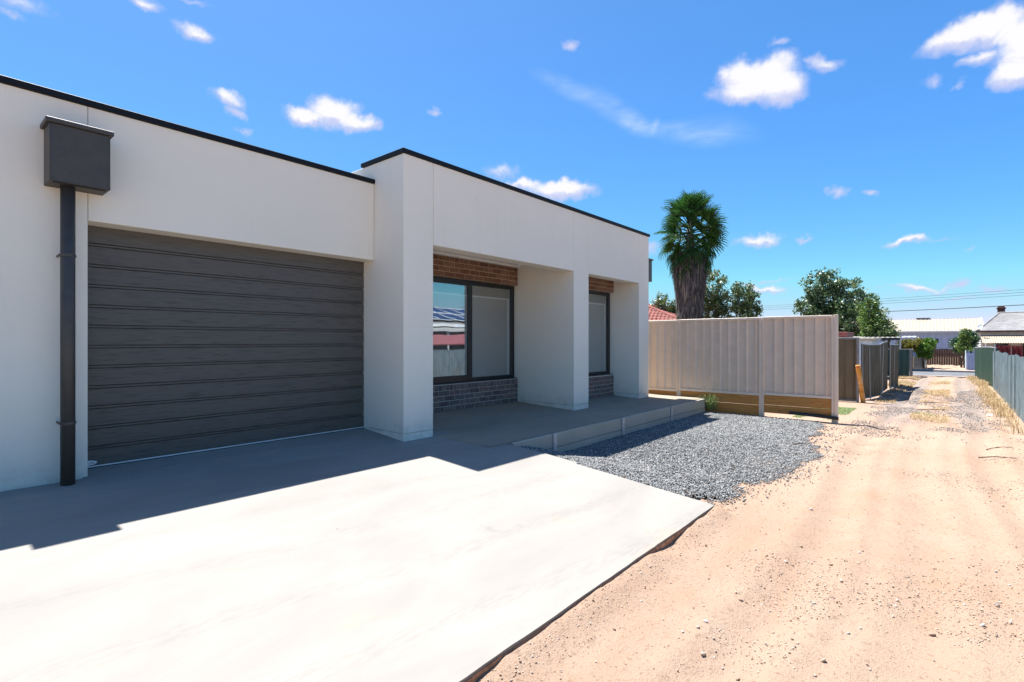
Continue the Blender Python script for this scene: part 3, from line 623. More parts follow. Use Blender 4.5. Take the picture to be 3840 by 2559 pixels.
# brick panels: each brick its own piece
BR = {}
def brick_mesh(w, h, d, mat):
    key = (round(w, 3), round(h, 3), mat)
    if key not in BR:
        b = MB().box(-w/2, w/2, 0, d, -h/2, h/2); me = bpy.data.meshes.new('brick'); me.from_pydata(b.v, [], b.f)
        bm = bmesh.new(); bm.from_mesh(me); bmesh.ops.recalc_face_normals(bm, faces=bm.faces)
        bmesh.ops.bevel(bm, geom=list(bm.edges), offset=0.0025, segments=1, affect='EDGES'); bm.to_mesh(me); bm.free()
        me.materials.append(M[mat]); BR[key] = me
    return BR[key]
def brick_panel(x0, x1, y, z0, z1, mat, mort, rows, soldier=None, from_top=False, depth=0.11):
    pan = box('brick_panel', mort, H, x0, x1-0.003, y+0.006, y+depth, z0, z1, 0)
    def put(cx, cz, w, h): link('brick', brick_mesh(w, h, 0.05, mat), pan, Vector((cx, y+random.uniform(0, .0015), cz))-wloc(pan))
    J = 0.0105; pitch = 0.2213; ch = 0.0815
    zz = z0
    for r in range(rows):
        a, b = zz, min(zz+ch, z1)
        if b-a > 0.02:
            x = x1 - (pitch/2 if r % 2 else 0)
            if r % 2: put(x1-(pitch/2-J)/2, (a+b)/2-J/4, pitch/2-J, b-a-J)
            while x > x0+0.03:
                l = max(x-pitch+J, x0)
                if x-l > 0.03: put((x+l)/2, (a+b)/2-J/4, x-l, b-a-J)
                x -= pitch
        zz += ch
    if soldier:
        x = x1; sp = 0.0788
        while x > x0+0.03:
            l = max(x-sp+J*0.8, x0); put((x+l)/2, zz+soldier/2-J/2, x-l, soldier-J); x -= sp
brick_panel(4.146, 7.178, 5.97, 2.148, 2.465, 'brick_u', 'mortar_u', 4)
brick_panel(4.146, 7.178, 5.97, 0.058, 0.478, 'brick_l', 'mortar_l', 4, 0.092)
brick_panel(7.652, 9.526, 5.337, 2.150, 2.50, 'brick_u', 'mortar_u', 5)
brick_panel(7.652, 9.526, 5.337, 0.030, 0.462, 'brick_l', 'mortar_l', 4, 0.092)

# windows: frame, panes, blind behind
def window(x0, x1, y, z0, z1, mull, rail_gap=0.05):
    F_ = MB(); fw = 0.062
    F_.box(x0, x1, y, y+0.07, z0, z0+fw).box(x0, x1, y, y+0.07, z1-fw, z1).box(x0, x0+fw, y+0.002, y+0.068, z0+fw, z1-fw).box(x1-fw, x1, y+0.002, y+0.068, z0+fw, z1-fw)
    F_.box(x0-0.0, x1, y-0.07, y-0.001, z0-0.022, z0+0.006)
    if mull: F_.box(mull, mull+0.055, y+0.003, y+0.067, z0+fw, z1-fw)
    w = F_.build('window', 'blackframe', H, 0.003)
    lo, hi = z0+fw, z1-fw
    spans = [(x0+fw, mull), (mull+0.055, x1-fw)] if mull else [(x0+fw, x1-fw)]
    for i, (a, b) in enumerate(spans):
        aa, bb, yy = a, b, y+0.030
        if mull and i == 0:                        # the sliding sash stands forward in its own stiles
            s = 0.052; sb = MB().box(a, b, y-0.012, y+0.024, lo-0.012, lo+s).box(a, b, y-0.012, y+0.024, hi-s*0.4, hi+0.01).box(b-s, b+0.006, y-0.011, y+0.023, lo+s, hi-s*0.4).box(a, a+s, y-0.011, y+0.023, lo+s, hi-s*0.4)
            sb.build('sash', 'blackframe', w, 0.002); aa, bb, yy = a+s, b-s, y+0.006
            MB().box(aa-0.003, bb+0.003, yy, yy+0.005, lo+s-0.004, hi-0.4*s+0.004).build('pane', 'glass', w)
        else:
            MB().box(aa-0.003, bb+0.003, yy, yy+0.005, lo-0.003, hi+0.003).build('pane', 'glass', w)
    B_ = MB(); xa, xb = x0+0.065, x1-0.12
    B_.box(xa, xb, y+0.074, y+0.077, z0+0.0, z1-0.20); B_.build('blind', 'blind', w)
    MB().box(xa, xb+0.045, y+0.066, y+0.069, z1-0.222, z1-0.02).build('blind_valance', 'blind_dark', w)
    MB().box(xa, xb+0.045, y+0.058, y+0.070, z1-0.250, z1-0.223).build('blind_rail', 'blind_bar', w, 0.002)
    MB().box(x1-0.118, x1-0.012, y+0.080, y+0.10, z0, z1).build('reveal', 'blind_bar', w)
window(4.25, 7.186, 6.052, 0.482, 2.138, 6.055)
window(7.66, 9.526, 5.420, 0.466, 2.142, None)
# sensor light under the porch ceiling
sl = MB(); sl.tube([(6.93, 5.74, 2.504), (6.93, 5.74, 2.470), (6.93, 5.74, 2.452), (6.93, 5.74, 2.440)], [0.045, 0.045, 0.036, 0.012], 14); sl.build('sensor_light', 'white', H, smooth=True)

# rainwater heads and downpipe
def rain_head(x0, x1, y0, y1, z0, z1, side=False):
    b = box('rainwater_head', 'charcoal', H, x0, x1, y0, y1, z0, z1, 0.003)
    e = 0.022; box('hood', 'charcoal', b, x0-e, x1+e, y0-e, y1+(0.0 if not side else e), z1+0.002, z1+0.036, 0.003)
    if not side:
        for xx in (x0-0.001, x1-0.009): box('seam', 'charcoal', b, xx, xx+0.010, y0-0.003, y0-0.0002, z0+0.004, z1-0.004, 0.001)
        box('seam', 'charcoal', b, x0+0.012, x1-0.012, y0-0.003, y0-0.0002, z0+0.002, z0+0.012, 0.001)
    return b
rh = rain_head(0.702, 1.066, 5.10, 5.334, 2.346, 2.776)
box('overflow_slot', 'darkgap', rh, 0.725, 1.045, 5.112, 5.150, 2.3425, 2.3455, 0)
for x, z in ((0.707, 2.36), (0.707, 2.5), (0.707, 2.66), (1.061, 2.36), (1.061, 2.5), (1.061, 2.72)):
    MB().tube([(x+0.003, 5.0995, z), (x+0.003, 5.097, z)], 0.004, 6).build('rivet', 'charcoal', rh)
dp = MB().tube([(0.826, 5.215, -0.01), (0.826, 5.215, 2.344)], 0.0455, 28).build('downpipe', 'charcoal', H, smooth=False)
for f in dp.data.polygons: f.use_smooth = len(f.vertices) == 4
for z in (0.505, 1.80):
    br = MB().tube([(0.826, 5.215, z), (0.826, 5.215, z+0.022)], 0.0475, 28).box(0.7745, 0.7805, 5.215, 5.335, z+0.003, z+0.019).box(0.8715, 0.8775, 5.215, 5.335, z+0.003, z+0.019)
    br.build('bracket', 'charcoal', dp)
rain_head(9.966, 10.25, 4.83, 5.17, 2.40, 2.84, True)

# ------------------------------------------------------------------ beige panel fence
bf = thing('panel_fence', 'beige ribbed steel panel fence on brown timber sleepers beside the gravel', 'fence', (10.6, 3.2, -0.3))
FX = 10.60
def rib_sheet(name, mat, parent, ya, yb, x, z0, z1, pitch=0.168, ph=0.0, depth=0.03, lean=0.0, along='y', sign=-1, other=None):
    pts = [(ya, 0.0)]; c = math.ceil((ya-ph)/pitch)*pitch+ph
    while c < yb-0.02:
        if c-0.031 > ya: pts += [(c-0.036, 0.0), (c-0.004, 1.0), (c+0.006, 1.0), (c+0.015, 0.0)]
        c += pitch
    pts = [p for p in pts if p[0] < yb] + [(yb, 0.0)]
    if along == 'y': f = lambda p, q, z: (x+sign*depth*q+lean*(z-z0), p, z)
    else: f = lambda p, q, z: (p, x+sign*depth*q+lean*(z-z0), z)
    b = MB(); top = [f(p, q, z1) for p, q in pts]; bot = [f(p, q, z0) for p, q in pts]; b.sheet(bot, top)
    return b.build(name, mat, parent)
def post(parent, mat, y, z0, z1, w=0.088, x=FX, d=0.062):
    b = MB(); b.box(x-d/2, x+d/2, y-w/2, y-0.012, z0, z1).box(x-d/2+0.012, x+d/2-0.012, y-0.012, y+0.012, z0, z1-0.004).box(x-d/2, x+d/2, y+0.012, y+w/2, z0, z1)
    b.box(x-d/2-0.004, x-d/2, y-0.034, y-0.026, z0, z1-0.01).box(x-d/2-0.004, x-d/2, y+0.026, y+0.034, z0, z1-0.01)
    return b.build('post', mat, parent, 0.002)
post(bf, 'beige_l', 2.762, -0.40, 1.600); post(bf, 'beige_l', 4.386, -0.2, 1.600); post(bf, 'beige_l', 6.02, -0.1, 1.598)
np_ = MB(); np_.box(FX-0.05, FX+0.03, 1.518, 1.566, -0.42, 1.614).box(FX-0.036, FX+0.02, 1.566, 1.582, -0.42, 1.606).box(FX-0.044, FX+0.03, 1.582, 1.612, -0.42, 1.606).build('post', 'beige_l', bf, 0.002)
for ya, yb, zb, zt in ((1.614, 2.716, 0.150, 1.602), (2.808, 4.340, 0.130, 1.598), (4.432, 5.974, 0.105, 1.592)):
    m = 2 if yb-ya < 1.3 else 3
    for i in range(m):
        a = ya+(yb-ya)*i/m; b = ya+(yb-ya)*(i+1)/m
        rib_sheet('infill_sheet', 'beige', bf, a, b, FX+0.008+0.0015*(i % 2), zb+0.01, zt-0.01, 0.168, 1.694, depth=0.034)
    MB().box(FX-0.030, FX+0.028, ya, yb, zt-0.042, zt).box(FX-0.026, FX+0.024, ya, yb, zt, zt+0.006).build('top_rail', 'beige_l', bf, 0.002)
    MB().box(FX-0.030, FX+0.028, ya, yb, zb-0.020, zb+0.024).build('bottom_rail', 'beige_l', bf, 0.002)
for ya, yb, z in ((1.614, 2.716, 0.128), (2.808, 4.340, 0.108), (4.432, 5.974, 0.083)):
    dz = 0.008; MB().box(FX-0.024, FX+0.026, ya, yb, z-0.178, z-0.002).build('sleeper', 'pine', bf, 0.004)
    MB().box(FX-0.022, FX+0.026, ya, yb, z-0.352+(0.02 if ya < 2 else -0.05), z-0.178-dz).build('sleeper', 'pine', bf, 0.004)
pp = MB().tube([(10.53, 2.27, -0.165), (10.525, 1.9, -0.178), (10.515, 1.50, -0.196)], 0.028, 12).build('poly_pipe', 'pipe', None); tag(pp, 'black plastic pipe lying against the foot of the beige fence', 'pipe')

# ------------------------------------------------------------------ fences further along the lane
of = thing('olive_fence', 'olive steel fence with pale capping just behind the tall beige post', 'fence', (14.45, 2.2, -0.3))
for i in range(4):
    a = 1.70+i*0.76; rib_sheet('infill_sheet', 'olive', of, a, a+0.755, 14.46, -0.24, 1.20, 0.19, 1.68+0.09)
MB().box(14.43, 14.49, 1.70, 4.75, 1.19, 1.236).build('top_rail', 'olive_l', of, 0.003)
MB().box(14.43, 14.49, 1.70, 4.75, -0.27, -0.23).build('bottom_rail', 'olive_l', of, 0.003)
MB().box(14.42, 14.50, 1.655, 1.70, -0.4, 1.236).build('post', 'olive_l', of, 0.003)
# leaning section zigzags along the lane
lf = thing('leaning_fence', 'dark olive steel fence leaning and buckled along the lane', 'fence', (17.5, 1.5, -0.3))
ZZ = [(15.02, 1.66, 1.075, .02), (15.49, 1.555, 1.05, .03), (16.29, 1.445, 1.055, -.01), (17.55, 1.49, 1.10, -.02), (18.86, 1.48, 1.13, -.01)]
ZZ2 = [(18.98, 1.42, 1.035, 0.0), (19.8, 1.39, 1.03, -0.02), (20.68, 1.36, 1.021, -0.03)]
for chain in (ZZ, ZZ2):
    for (x0, y0, t0, l0), (x1, y1, t1, l1) in zip(chain, chain[1:]):
        L = math.hypot(x1-x0, y1-y0); nn = max(2, int(L/0.16)); bot = []; topp = []
        for i in range(nn+1):
            for du, q in ((0, 0), (0.5, 0), (0.62, 1), (0.88, 1)):
                u = (i+du)/(nn+1); xx = x0+(x1-x0)*u; yy = y0+(y1-y0)*u; off = -0.028*q
                bot.append((xx, yy+off+0.02*sin(3*xx), -0.26+0.03*sin(2.1*xx))); topp.append((xx, yy+off+l0+(l1-l0)*u, t0+(t1-t0)*u))
        MB().sheet(bot, topp).build('infill_sheet', 'olive', lf)
        MB().tube([(x0, y0+l0-0.01, t0), (x1, y1+l1-0.01, t1)], 0.020, 6).build('top_rail', 'olive_l', lf)
        MB().tube([(x0, y0-0.02, -0.3), (x0, y0+l0-0.035, t0)], 0.010, 6).build('post', 'olive_l', lf)
        MB().tube([(x0, y0-0.02, -0.24), (x1, y1-0.02, -0.24)], 0.018, 6).build('bottom_rail', 'olive_l', lf)
gf = thing('teal_fence', 'dark teal steel fence turning a corner near the street', 'fence', (26.2, 1.4, -0.3))
for i in range(4): rib_sheet('infill_sheet', 'greenteal', gf, 1.30+i*0.5, 1.30+i*0.5+0.495, 26.0, -0.28, 0.80, 0.165, 0.05)
for i in range(2): rib_sheet('infill_sheet', 'olive', gf, 26.08+i*0.45, 26.08+i*0.45+0.445, 1.26, -0.28, 0.79, 0.15, 0.02, along='x')
MB().box(25.97, 26.03, 1.28, 3.3, 0.795, 0.83).box(26.03, 26.98, 1.22, 1.28, 0.79, 0.825).build('top_rail', 'olive_l', gf, 0.003)
MB().box(25.96, 26.06, 1.22, 1.29, -0.35, 0.83).build('post', 'olive_l', gf, 0.003)

gr = thing('green_fence', 'dark green steel fence at the street end of the lane', 'fence', (24.5, -0.85, -0.3))
GRP = [(27.3, -0.690, .88), (26.0, -0.735, .90), (24.6, -0.80, .935), (22.9, -0.93, .95), (21.0, -1.00, .94)]
for (x0, y0, t0), (x1, y1, t1) in zip(GRP, GRP[1:]):
    L = x0-x1; nn = int(L/0.2); bot = []; topp = []
    for i in range(nn):
        for du, q in ((0, 0), (0.66, 0), (0.72, 1), (0.94, 1)):
            u = min(1, (i+du)/nn); xx = x0+(x1-x0)*u; yy = y0+(y1-y0)*u-0.06*q; bot.append((xx, yy, -0.33)); topp.append((xx, yy, t0+(t1-t0)*u))
    bot.append((x1, y1, -0.33)); topp.append((x1, y1, t1))
    MB().sheet(bot, topp).build('infill_sheet', 'green', gr)
    MB().tube([(x0, y0-0.01, t0), (x1, y1-0.01, t1)], 0.024, 6).build('top_rail', 'olive_l', gr)
    MB().tube([(x0, y0-0.02, -0.35), (x0, y0-0.02, t0)], 0.03, 6).build('post', 'green', gr)

ir = thing('corrugated_fence', 'weathered blue-grey corrugated iron fence along the lane', 'fence', (10, -0.96, -0.3))
x = -7.0; k = 0
while x < 20.9:
    L = 0.762; th = 0.865+0.018*sin(k*1.7)+random.uniform(-.008, .008); y0 = -0.957+0.012*sin(k*0.9); nn = 84
    tl = random.uniform(-.006, .006); bot = []; topp = []
    for i in range(nn+1):
        u = x+L*1.05*i/nn; w = 0.010*sin(2*pi*u/0.0762); bot.append((u, y0+w, -0.33)); topp.append((u+tl*0.3, y0+w+tl, th+0.012*sin(u*3.1)))
    MB().sheet(bot, topp).build('iron_sheet', 'iron', ir, smooth=True); x += L; k += 1
MB().box(-7, 20.9, -1.05, -1.0, 0.55, 0.62).build('fence_rail', 'paling', ir)

# ------------------------------------------------------------------ street, far fences and gate
RX0, RX1 = 27.6, 31.2
def strip(name, mat, x0, x1, z, y0=-120, y1=120):
    return tag(MB().add([(x0, y0, z), (x1, y0, z), (x1, y1, z), (x0, y1, z)], [(0, 1, 2, 3)]).build(name, mat, None), kind='structure')
strip('road', 'bitumen', RX0, RX1, -0.276)
tag(MB().box(RX1, RX1+0.25, -120, 120, -0.4, -0.20).build('kerb', 'kerb', None, 0.01), kind='structure')
tag(MB().box(RX0-0.4, RX0, -120, 120, -0.4, -0.268).build('gutter', 'kerb', None, 0.003), kind='structure')
strip('footpath', 'kerb', 32.6, 33.4, -0.270)

pg = thing('paling_gate', 'dark brown timber paling fence across the street', 'fence', (41, 0.4, -0.3))
y = -0.60
while y < 1.25:
    hh = 0.675+random.uniform(-.02, .02); MB().box(41, 41.03, y, y+0.105, -0.35, hh).build('paling', 'paling', pg); y += 0.112
MB().box(41.035, 41.1, -0.6, 1.25, 0.3, 0.4).build('fence_rail', 'paling', pg)
box('latch', 'white', pg, 40.97, 40.998, -0.50, -0.42, 0.17, 0.25, 0.004)
wf = thing('cream_fence', 'low cream sheet fence below the golden hedge', 'fence', (35, 1.5, -0.3))
for i in range(4): rib_sheet('infill_sheet', 'cream', wf, 1.08+i*0.5, 1.08+i*0.5+0.495, 35.0, -0.32, 0.36, 0.1, 0.02, 0.015)
for i in range(2): rib_sheet('infill_sheet', 'cream', wf, 35.0+i*0.9, 35.0+i*0.9+0.89, 1.07, -0.32, 0.36, 0.1, 0.02, 0.015, along='x')
yf = thing('grey_fence', 'pale grey corner fence right of the timber palings', 'fence', (34.6, -0.7, -0.3))
for i in range(3): rib_sheet('infill_sheet', 'bluewall', yf, -2.1+i*0.52, -2.1+i*0.52+0.515, 34.5, -0.34, 0.54, 0.1, 0.02, 0.015)
for i in range(3): rib_sheet('infill_sheet', 'bluebox', yf, 34.5+i*0.9, 34.5+i*0.9+0.89, -0.54, -0.34, 0.68, 0.1, 0.02, 0.015, along='x', sign=1)

# ------------------------------------------------------------------ sheds, houses
def corr_roof(name, mat, parent, p00, p10, p01, p11, pitch, amp, hip=None):
    """corrugated sheet over the quad; ribs run from edge 0 to edge 1"""
    p00, p10, p01, p11 = map(Vector, (p00, p10, p01, p11)); L = (p10-p00).length; n = max(4, int(L/pitch))*4
    nrm = (p10-p00).cross(p01-p00).normalized(); a = []; b = []
    for i in range(n+1):
        u = i/n; w = nrm*amp*sin(2*pi*i/4+0.4); a.append(p00.lerp(p10, u)+w); b.append(p01.lerp(p11, u)+w)
    return MB().sheet(a, b).build(name, mat, parent)
sh = thing('shed', 'long pale blue shed with cream ribbed roof beyond the timber palings', 'shed', (65, 2, -0.3))
MB().box(62.3, 70, -2.1, 10, -0.4, 2.06).build('wall', 'bluewall', sh)
for i in range(26):
    yy = -2.05+i*0.46; MB().box(62.27, 62.302, yy, yy+0.03, -0.4, 2.05).build('wall_rib', 'bluewall', sh)
corr_roof('roof', 'creamroof', sh, (61.9, -2.25, 2.06), (61.9, 10.2, 2.06), (66.2, -2.10, 3.32), (66.2, 10.2, 3.32), 0.26, 0.014)
MB().box(61.85, 61.9, -2.25, 10.2, 1.96, 2.08).build('gutter', 'bluebox', sh)
MB().add([(61.95, -2.3, 2.06), (66.2, -2.14, 3.36), (70, -2.3, 2.06), (61.95, -2.18, 2.06), (66.2, -2.02, 3.36), (70, -2.18, 2.06)], [(0, 1, 2), (5, 4, 3), (0, 3, 4, 1), (1, 4, 5, 2), (2, 5, 3, 0)]).build('gable', 'white', sh)
corr_roof('roof', 'creamroof', sh, (70.5, 10.2, 2.06), (70.5, -2.25, 2.06), (66.2, 10.2, 3.32), (66.2, -2.1, 3.32), 0.32, 0.03)
MB().box(62.25, 62.30, 0.96, 1.17, 0.98, 1.36).build('window', 'darkgap', sh)
MB().box(66.0, 66.5, 1.65, 2.75, 3.36, 3.46).build('ridge_vent', 'trimdark', sh)

wh = thing('weatherboard_house', 'white weatherboard cottage with grey corrugated roof, dark chimney and cream awning', 'house', (52, -6, -0.3))
MB().box(48.4, 56, -10, -1.55, -0.4, 1.80).build('wall', 'boards', wh)
wb = MB()
for i in range(16):
    z = -0.3+i*0.13; wb.add([(48.36, -1.54, z), (48.36, -10, z), (48.40, -10, z+0.128), (48.40, -1.54, z+0.128)], [(0, 1, 2, 3)])
    wb.add([(48.36, -1.51, z), (56, -1.51, z), (56, -1.548, z+0.128), (48.40, -1.548, z+0.128)], [(0, 1, 2, 3)])
tag(wb.build('weatherboards', 'boards', wh), kind='stuff')
MB().box(48.02, 48.16, -10.2, -1.28, 1.76, 1.87).box(48.16, 56, -1.44, -1.30, 1.76, 1.87).build('gutter', 'trimdark', wh)
corr_roof('roof', 'greyroof', wh, (48.05, -1.34, 1.875), (48.05, -10.2, 1.875), (51.6, -2.62, 3.2), (51.6, -9.2, 3.2), 0.09, 0.012)
corr_roof('roof', 'greyroof', wh, (56.0, -1.34, 1.875), (48.05, -1.34, 1.875), (52.8, -2.62, 3.2), (51.6, -2.62, 3.2), 0.09, 0.012)
MB().tube([(48.05, -1.34, 1.89), (51.6, -2.62, 3.215)], 0.05, 6).tube([(51.6, -2.62, 3.215), (51.6, -9.2, 3.215)], 0.05, 6).build('ridge_capping', 'greyroof', wh)
MB().box(52.0, 52.4, -2.95, -2.55, 2.9, 3.62).box(51.95, 52.45, -3.0, -2.5, 3.5, 3.60).box(52.02, 52.38, -2.93, -2.57, 3.62, 3.70).build('chimney', 'chimney', wh, 0.01)
corr_roof('awning', 'creamroof', wh, (46.6, -1.55, 1.02), (46.6, -10, 1.02), (48.3, -1.50, 1.56), (48.3, -10, 1.56), 0.12, 0.015)
MB().tube([(46.65, -1.7, -0.3), (46.65, -1.7, 1.02)], 0.03, 6).build('awning_post', 'white', wh)
MB().box(48.30, 48.358, -2.9, -2.2, 0.2, 1.0).build('window', 'darkgap', wh)
MB().box(48.30, 48.358, -4.6, -3.6, 0.0, 1.05).build('window', 'darkgap', wh)
dishc = Vector((47.7, -1.50, 2.10)); dn_ = Vector((-0.75, 0.55, 0.35)).normalized(); da = dn_.orthogonal().normalized(); db = dn_.cross(da)
dm = MB(); rings = 5; kk = 18; vs = [tuple(dishc)]; fs = []
for r in range(1, rings+1):
    for i in range(kk): vs.append(tuple(dishc + (da*cos(2*pi*i/kk)+db*sin(2*pi*i/kk))*0.17*r/rings + dn_*0.05*(r/rings)**2))
fs += [(0, 1+i, 1+(i+1) % kk) for i in range(kk)] + [(1+(r-1)*kk+i, 1+r*kk+i, 1+r*kk+(i+1) % kk, 1+(r-1)*kk+(i+1) % kk) for r in range(1, rings) for i in range(kk)]
ds = thing('satellite_dish', 'grey satellite dish on the cottage eave', 'satellite dish', (47.9, -1.45, 1.85))
dm.add(vs, fs).build('dish', 'bluebox', ds, smooth=True)
MB().tube([tuple(dishc-db*0.1), tuple(dishc+dn_*0.3+Vector((0, 0.08, -0.02)))], 0.012, 5).tube([tuple(dishc), (47.95, -1.42, 1.85)], 0.016, 5).build('arm', 'trimdark', ds)

cp = thing('carport', 'flat pale carport roof behind the leaning fence', 'carport', (33, 3, -0.3))
corr_roof('roof', 'paleroof', cp, (31, 1.32, 1.325), (31, 4.6, 1.30), (35, 1.40, 1.42), (35, 4.6, 1.42), 0.2, 0.012)
MB().box(30.97, 31.0, 1.9, 4.6, 1.20, 1.30).build('fascia', 'trimdark', cp)
for yy in (1.9, 4.4): MB().tube([(31.1, yy, -0.3), (31.1, yy, 1.28)], 0.04, 6).build('post', 'galv', cp)
bb = thing('garden_shed', 'small pale blue sheet-metal garden shed behind the olive fence', 'shed', (25, 3, -0.3))
MB().box(24.0, 26.0, 2.34, 4.4, -0.3, 1.17).build('wall', 'bluebox', bb)
MB().box(23.9, 26.1, 2.22, 4.5, 1.175, 1.255).build('roof', 'cream', bb, 0.01)
rs = thing('red_shed', 'dark red shed roof glimpsed below the dense tree', 'shed', (27, 4, -0.3))
MB().box(26.0, 28.0, 3.42, 6.0, -0.3, 1.34).build('wall', 'redroof', rs)
for i in range(3): MB().box(25.9-0.02*i, 28.0, 3.40, 6.0, 1.345+0.066*i, 1.405+0.066*i).build('roof_board', 'redroof', rs, 0.006)

# red tiled house roof behind the beige fence, tiles in lapped courses
th_ = thing('tiled_house', 'house with red clay tiled hip roof behind the beige fence and palm', 'house', (30, 15, -0.3))
MB().box(27.2, 36, 10.9, 19, -0.4, 2.05).build('wall', 'cream', th_)
def tile_face(a, b, c, d, rows, colsn):
    a, b, c, d = map(Vector, (a, b, c, d)); m = MB(); nrm = (b-a).cross(d-a).normalized()
    if nrm.z < 0: nrm = -nrm
    for r in range(rows):
        l0, l1 = a.lerp(d, r/rows), a.lerp(d, (r+1.08)/rows); q0, q1 = b.lerp(c, r/rows), b.lerp(c, (r+1.08)/rows)
        nn = max(1, int(colsn*(q0-l0).length/(b-a).length))
        for i in range(nn):
            u0, u1 = i/nn, (i+0.93)/nn; h = nrm*0.03; w = nrm*0.012
            p = [l0.lerp(q0, u0)+h, l0.lerp(q0, (u0+u1)/2)+h+w*2, l0.lerp(q0, u1)+h, l1.lerp(q1, u1), l1.lerp(q1, (u0+u1)/2)+w*2, l1.lerp(q1, u0)]
            m.add(p+[l0.lerp(q0, u0)-w, l0.lerp(q0, u1)-w], [(0, 1, 4, 5), (1, 2, 3, 4), (6, 7, 2, 1, 0)])
    return m
hipA, hipB = (26.7, 10.6, 2.10), (26.7, 19, 2.10)
rf = MB().add([(26.7, 10.6, 2.08), (26.7, 19, 2.08), (29.6, 14.8, 3.5), (36.5, 10.6, 2.08), (33.6, 14.8, 3.5), (36.5, 19, 2.08)], [(0, 2, 1), (0, 3, 4, 2), (3, 5, 4), (5, 1, 2, 4)]).build('roof', 'tile', th_)
tm = tile_face((26.7, 10.6, 2.09), (26.7, 19, 2.09), (29.6, 14.81, 3.51), (29.6, 14.79, 3.51), 14, 34); tag(tm.build('roof_tiles', 'tile', rf), kind='stuff')
tm = tile_face((36.5, 10.6, 2.09), (26.7, 10.6, 2.09), (29.6, 14.8, 3.51), (33.6, 14.8, 3.51), 14, 36); tag(tm.build('roof_tiles', 'tile', rf), kind='stuff')
MB().tube([(26.7, 10.6, 2.12), (29.6, 14.8, 3.55)], 0.08, 8).build('ridge_capping', 'tile', rf)
MB().box(26.62, 26.7, 10.5, 19, 1.98, 2.09).build('gutter', 'cream', th_)

# neighbour's buildings across the lane, seen in the window glass
nb = thing('solar_house', 'low house with solar panels on its roof across the lane', 'house', (14, -9, -0.3))
MB().box(6, 24, -13, -7.4, -0.4, 1.85).build('wall', 'darkgap', nb)
corr_roof('roof', 'greyroof', nb, (5.5, -6.9, 1.95), (24.5, -6.9, 1.95), (5.5, -10.8, 3.0), (24.5, -10.8, 3.0), 0.2, 0.02)
corr_roof('roof', 'greyroof', nb, (24.5, -14.7, 1.95), (5.5, -14.7, 1.95), (24.5, -10.8, 3.0), (5.5, -10.8, 3.0), 0.2, 0.02)
MB().box(5.5, 24.5, -6.86, -6.78, 1.86, 1.98).build('gutter', 'white', nb)
for i in range(14):
    x0 = 7.0+i*1.15; a = Vector((x0, -7.35, 2.17)); b = Vector((x0, -10.5, 3.02)); dx = Vector((1.08, 0, 0)); up = Vector((0, 0.03, 0.08))
    for j in range(2):
        p, q = a.lerp(b, j*0.51), a.lerp(b, j*0.51+0.49)
        s_ = MB().add([p, p+dx, q+dx, q, p+up*.4, p+dx+up*.4, q+dx+up*.4, q+up*.4], [(0, 1, 2, 3), (7, 6, 5, 4), (0, 4, 5, 1), (1, 5, 6, 2), (2, 6, 7, 3), (3, 7, 4, 0)]).build('solar_panel', 'solar', nb)
        f4 = up*.46; fr = MB()
        for e0, e1 in ((p, p+dx), (p+dx, q+dx), (q+dx, q), (q, p)): fr.tube([e0+f4, e1+f4], 0.022, 4)
        fr.build('panel_frame', 'white', s_)
vr = thing('verandah', 'corrugated verandah roof on posts across the lane', 'verandah', (14, -6, -0.3))
corr_roof('roof', 'paleroof', vr, (6, -5.2, 1.58), (24, -5.2, 1.58), (6, -6.9, 1.80), (24, -6.9, 1.80), 0.2, 0.02)
for x in (7, 10, 13, 16, 19, 22): MB().tube([(x, -5.3, -0.3), (x, -5.3, 1.56)], 0.05, 8).build('post', 'white', vr)
rd = thing('red_shelter', 'faded red low shelter roof behind the corrugated fence', 'shelter', (14, -3.2, -0.3))
MB().add([(9, -2.5, 1.00), (19, -2.5, 1.00), (19, -4.4, 1.40), (9, -4.4, 1.32), (9, -2.5, 1.04), (19, -2.5, 1.04), (19, -4.4, 1.44), (9, -4.4, 1.36)], [(0, 3, 2, 1), (4, 5, 6, 7), (0, 1, 5, 4), (1, 2, 6, 5), (2, 3, 7, 6), (3, 0, 4, 7)]).build('roof', 'redroof', rd)
for x in (9.3, 14, 18.7): MB().tube([(x, -2.7, -0.3), (x, -2.7, 1.02)], 0.04, 6).build('post', 'paling', rd)

# washing on a line behind the corrugated fence
tw = thing('towel', 'maroon towel pegged on a line above the corrugated fence', 'towel', (21, -1.4, 0.6))
def cloth(y0, y1, zt, zb, nf):
    top = []; bot = []
    for i in range(41):
        u = i/40; y = y0+(y1-y0)*u; w = 0.03*sin(u*nf); top.append((21.0+w*0.4, y, zt-0.02*sin(pi*u))); bot.append((21.02+w*1.3, y, zb+0.01*sin(u*7)))
    return MB().sheet(top, bot)
cloth(-1.0, -1.31, 1.03, 0.62, 19).build('towel_cloth', 'towel', tw, smooth=True)
tw2 = thing('towel', 'smaller maroon towel hanging beside the larger one on the line', 'towel', (21, -1.5, 0.6)); cloth(-1.335, -1.56, 1.02, 0.66, 13).build('towel_cloth', 'towel', tw2, smooth=True)
cl = thing('clothes_line', 'thin clothes line and post behind the corrugated fence', 'clothes line', (21, -1.2, -0.3))
MB().tube([(21, -0.975, -0.3), (21, -0.975, 1.07)], 0.015, 6).build('post', 'galv', cl)
MB().tube([(21, -0.97, 1.045), (21, -1.3, 1.01), (21, -1.7, 1.03)], 0.006, 5).build('line', 'wire', cl)

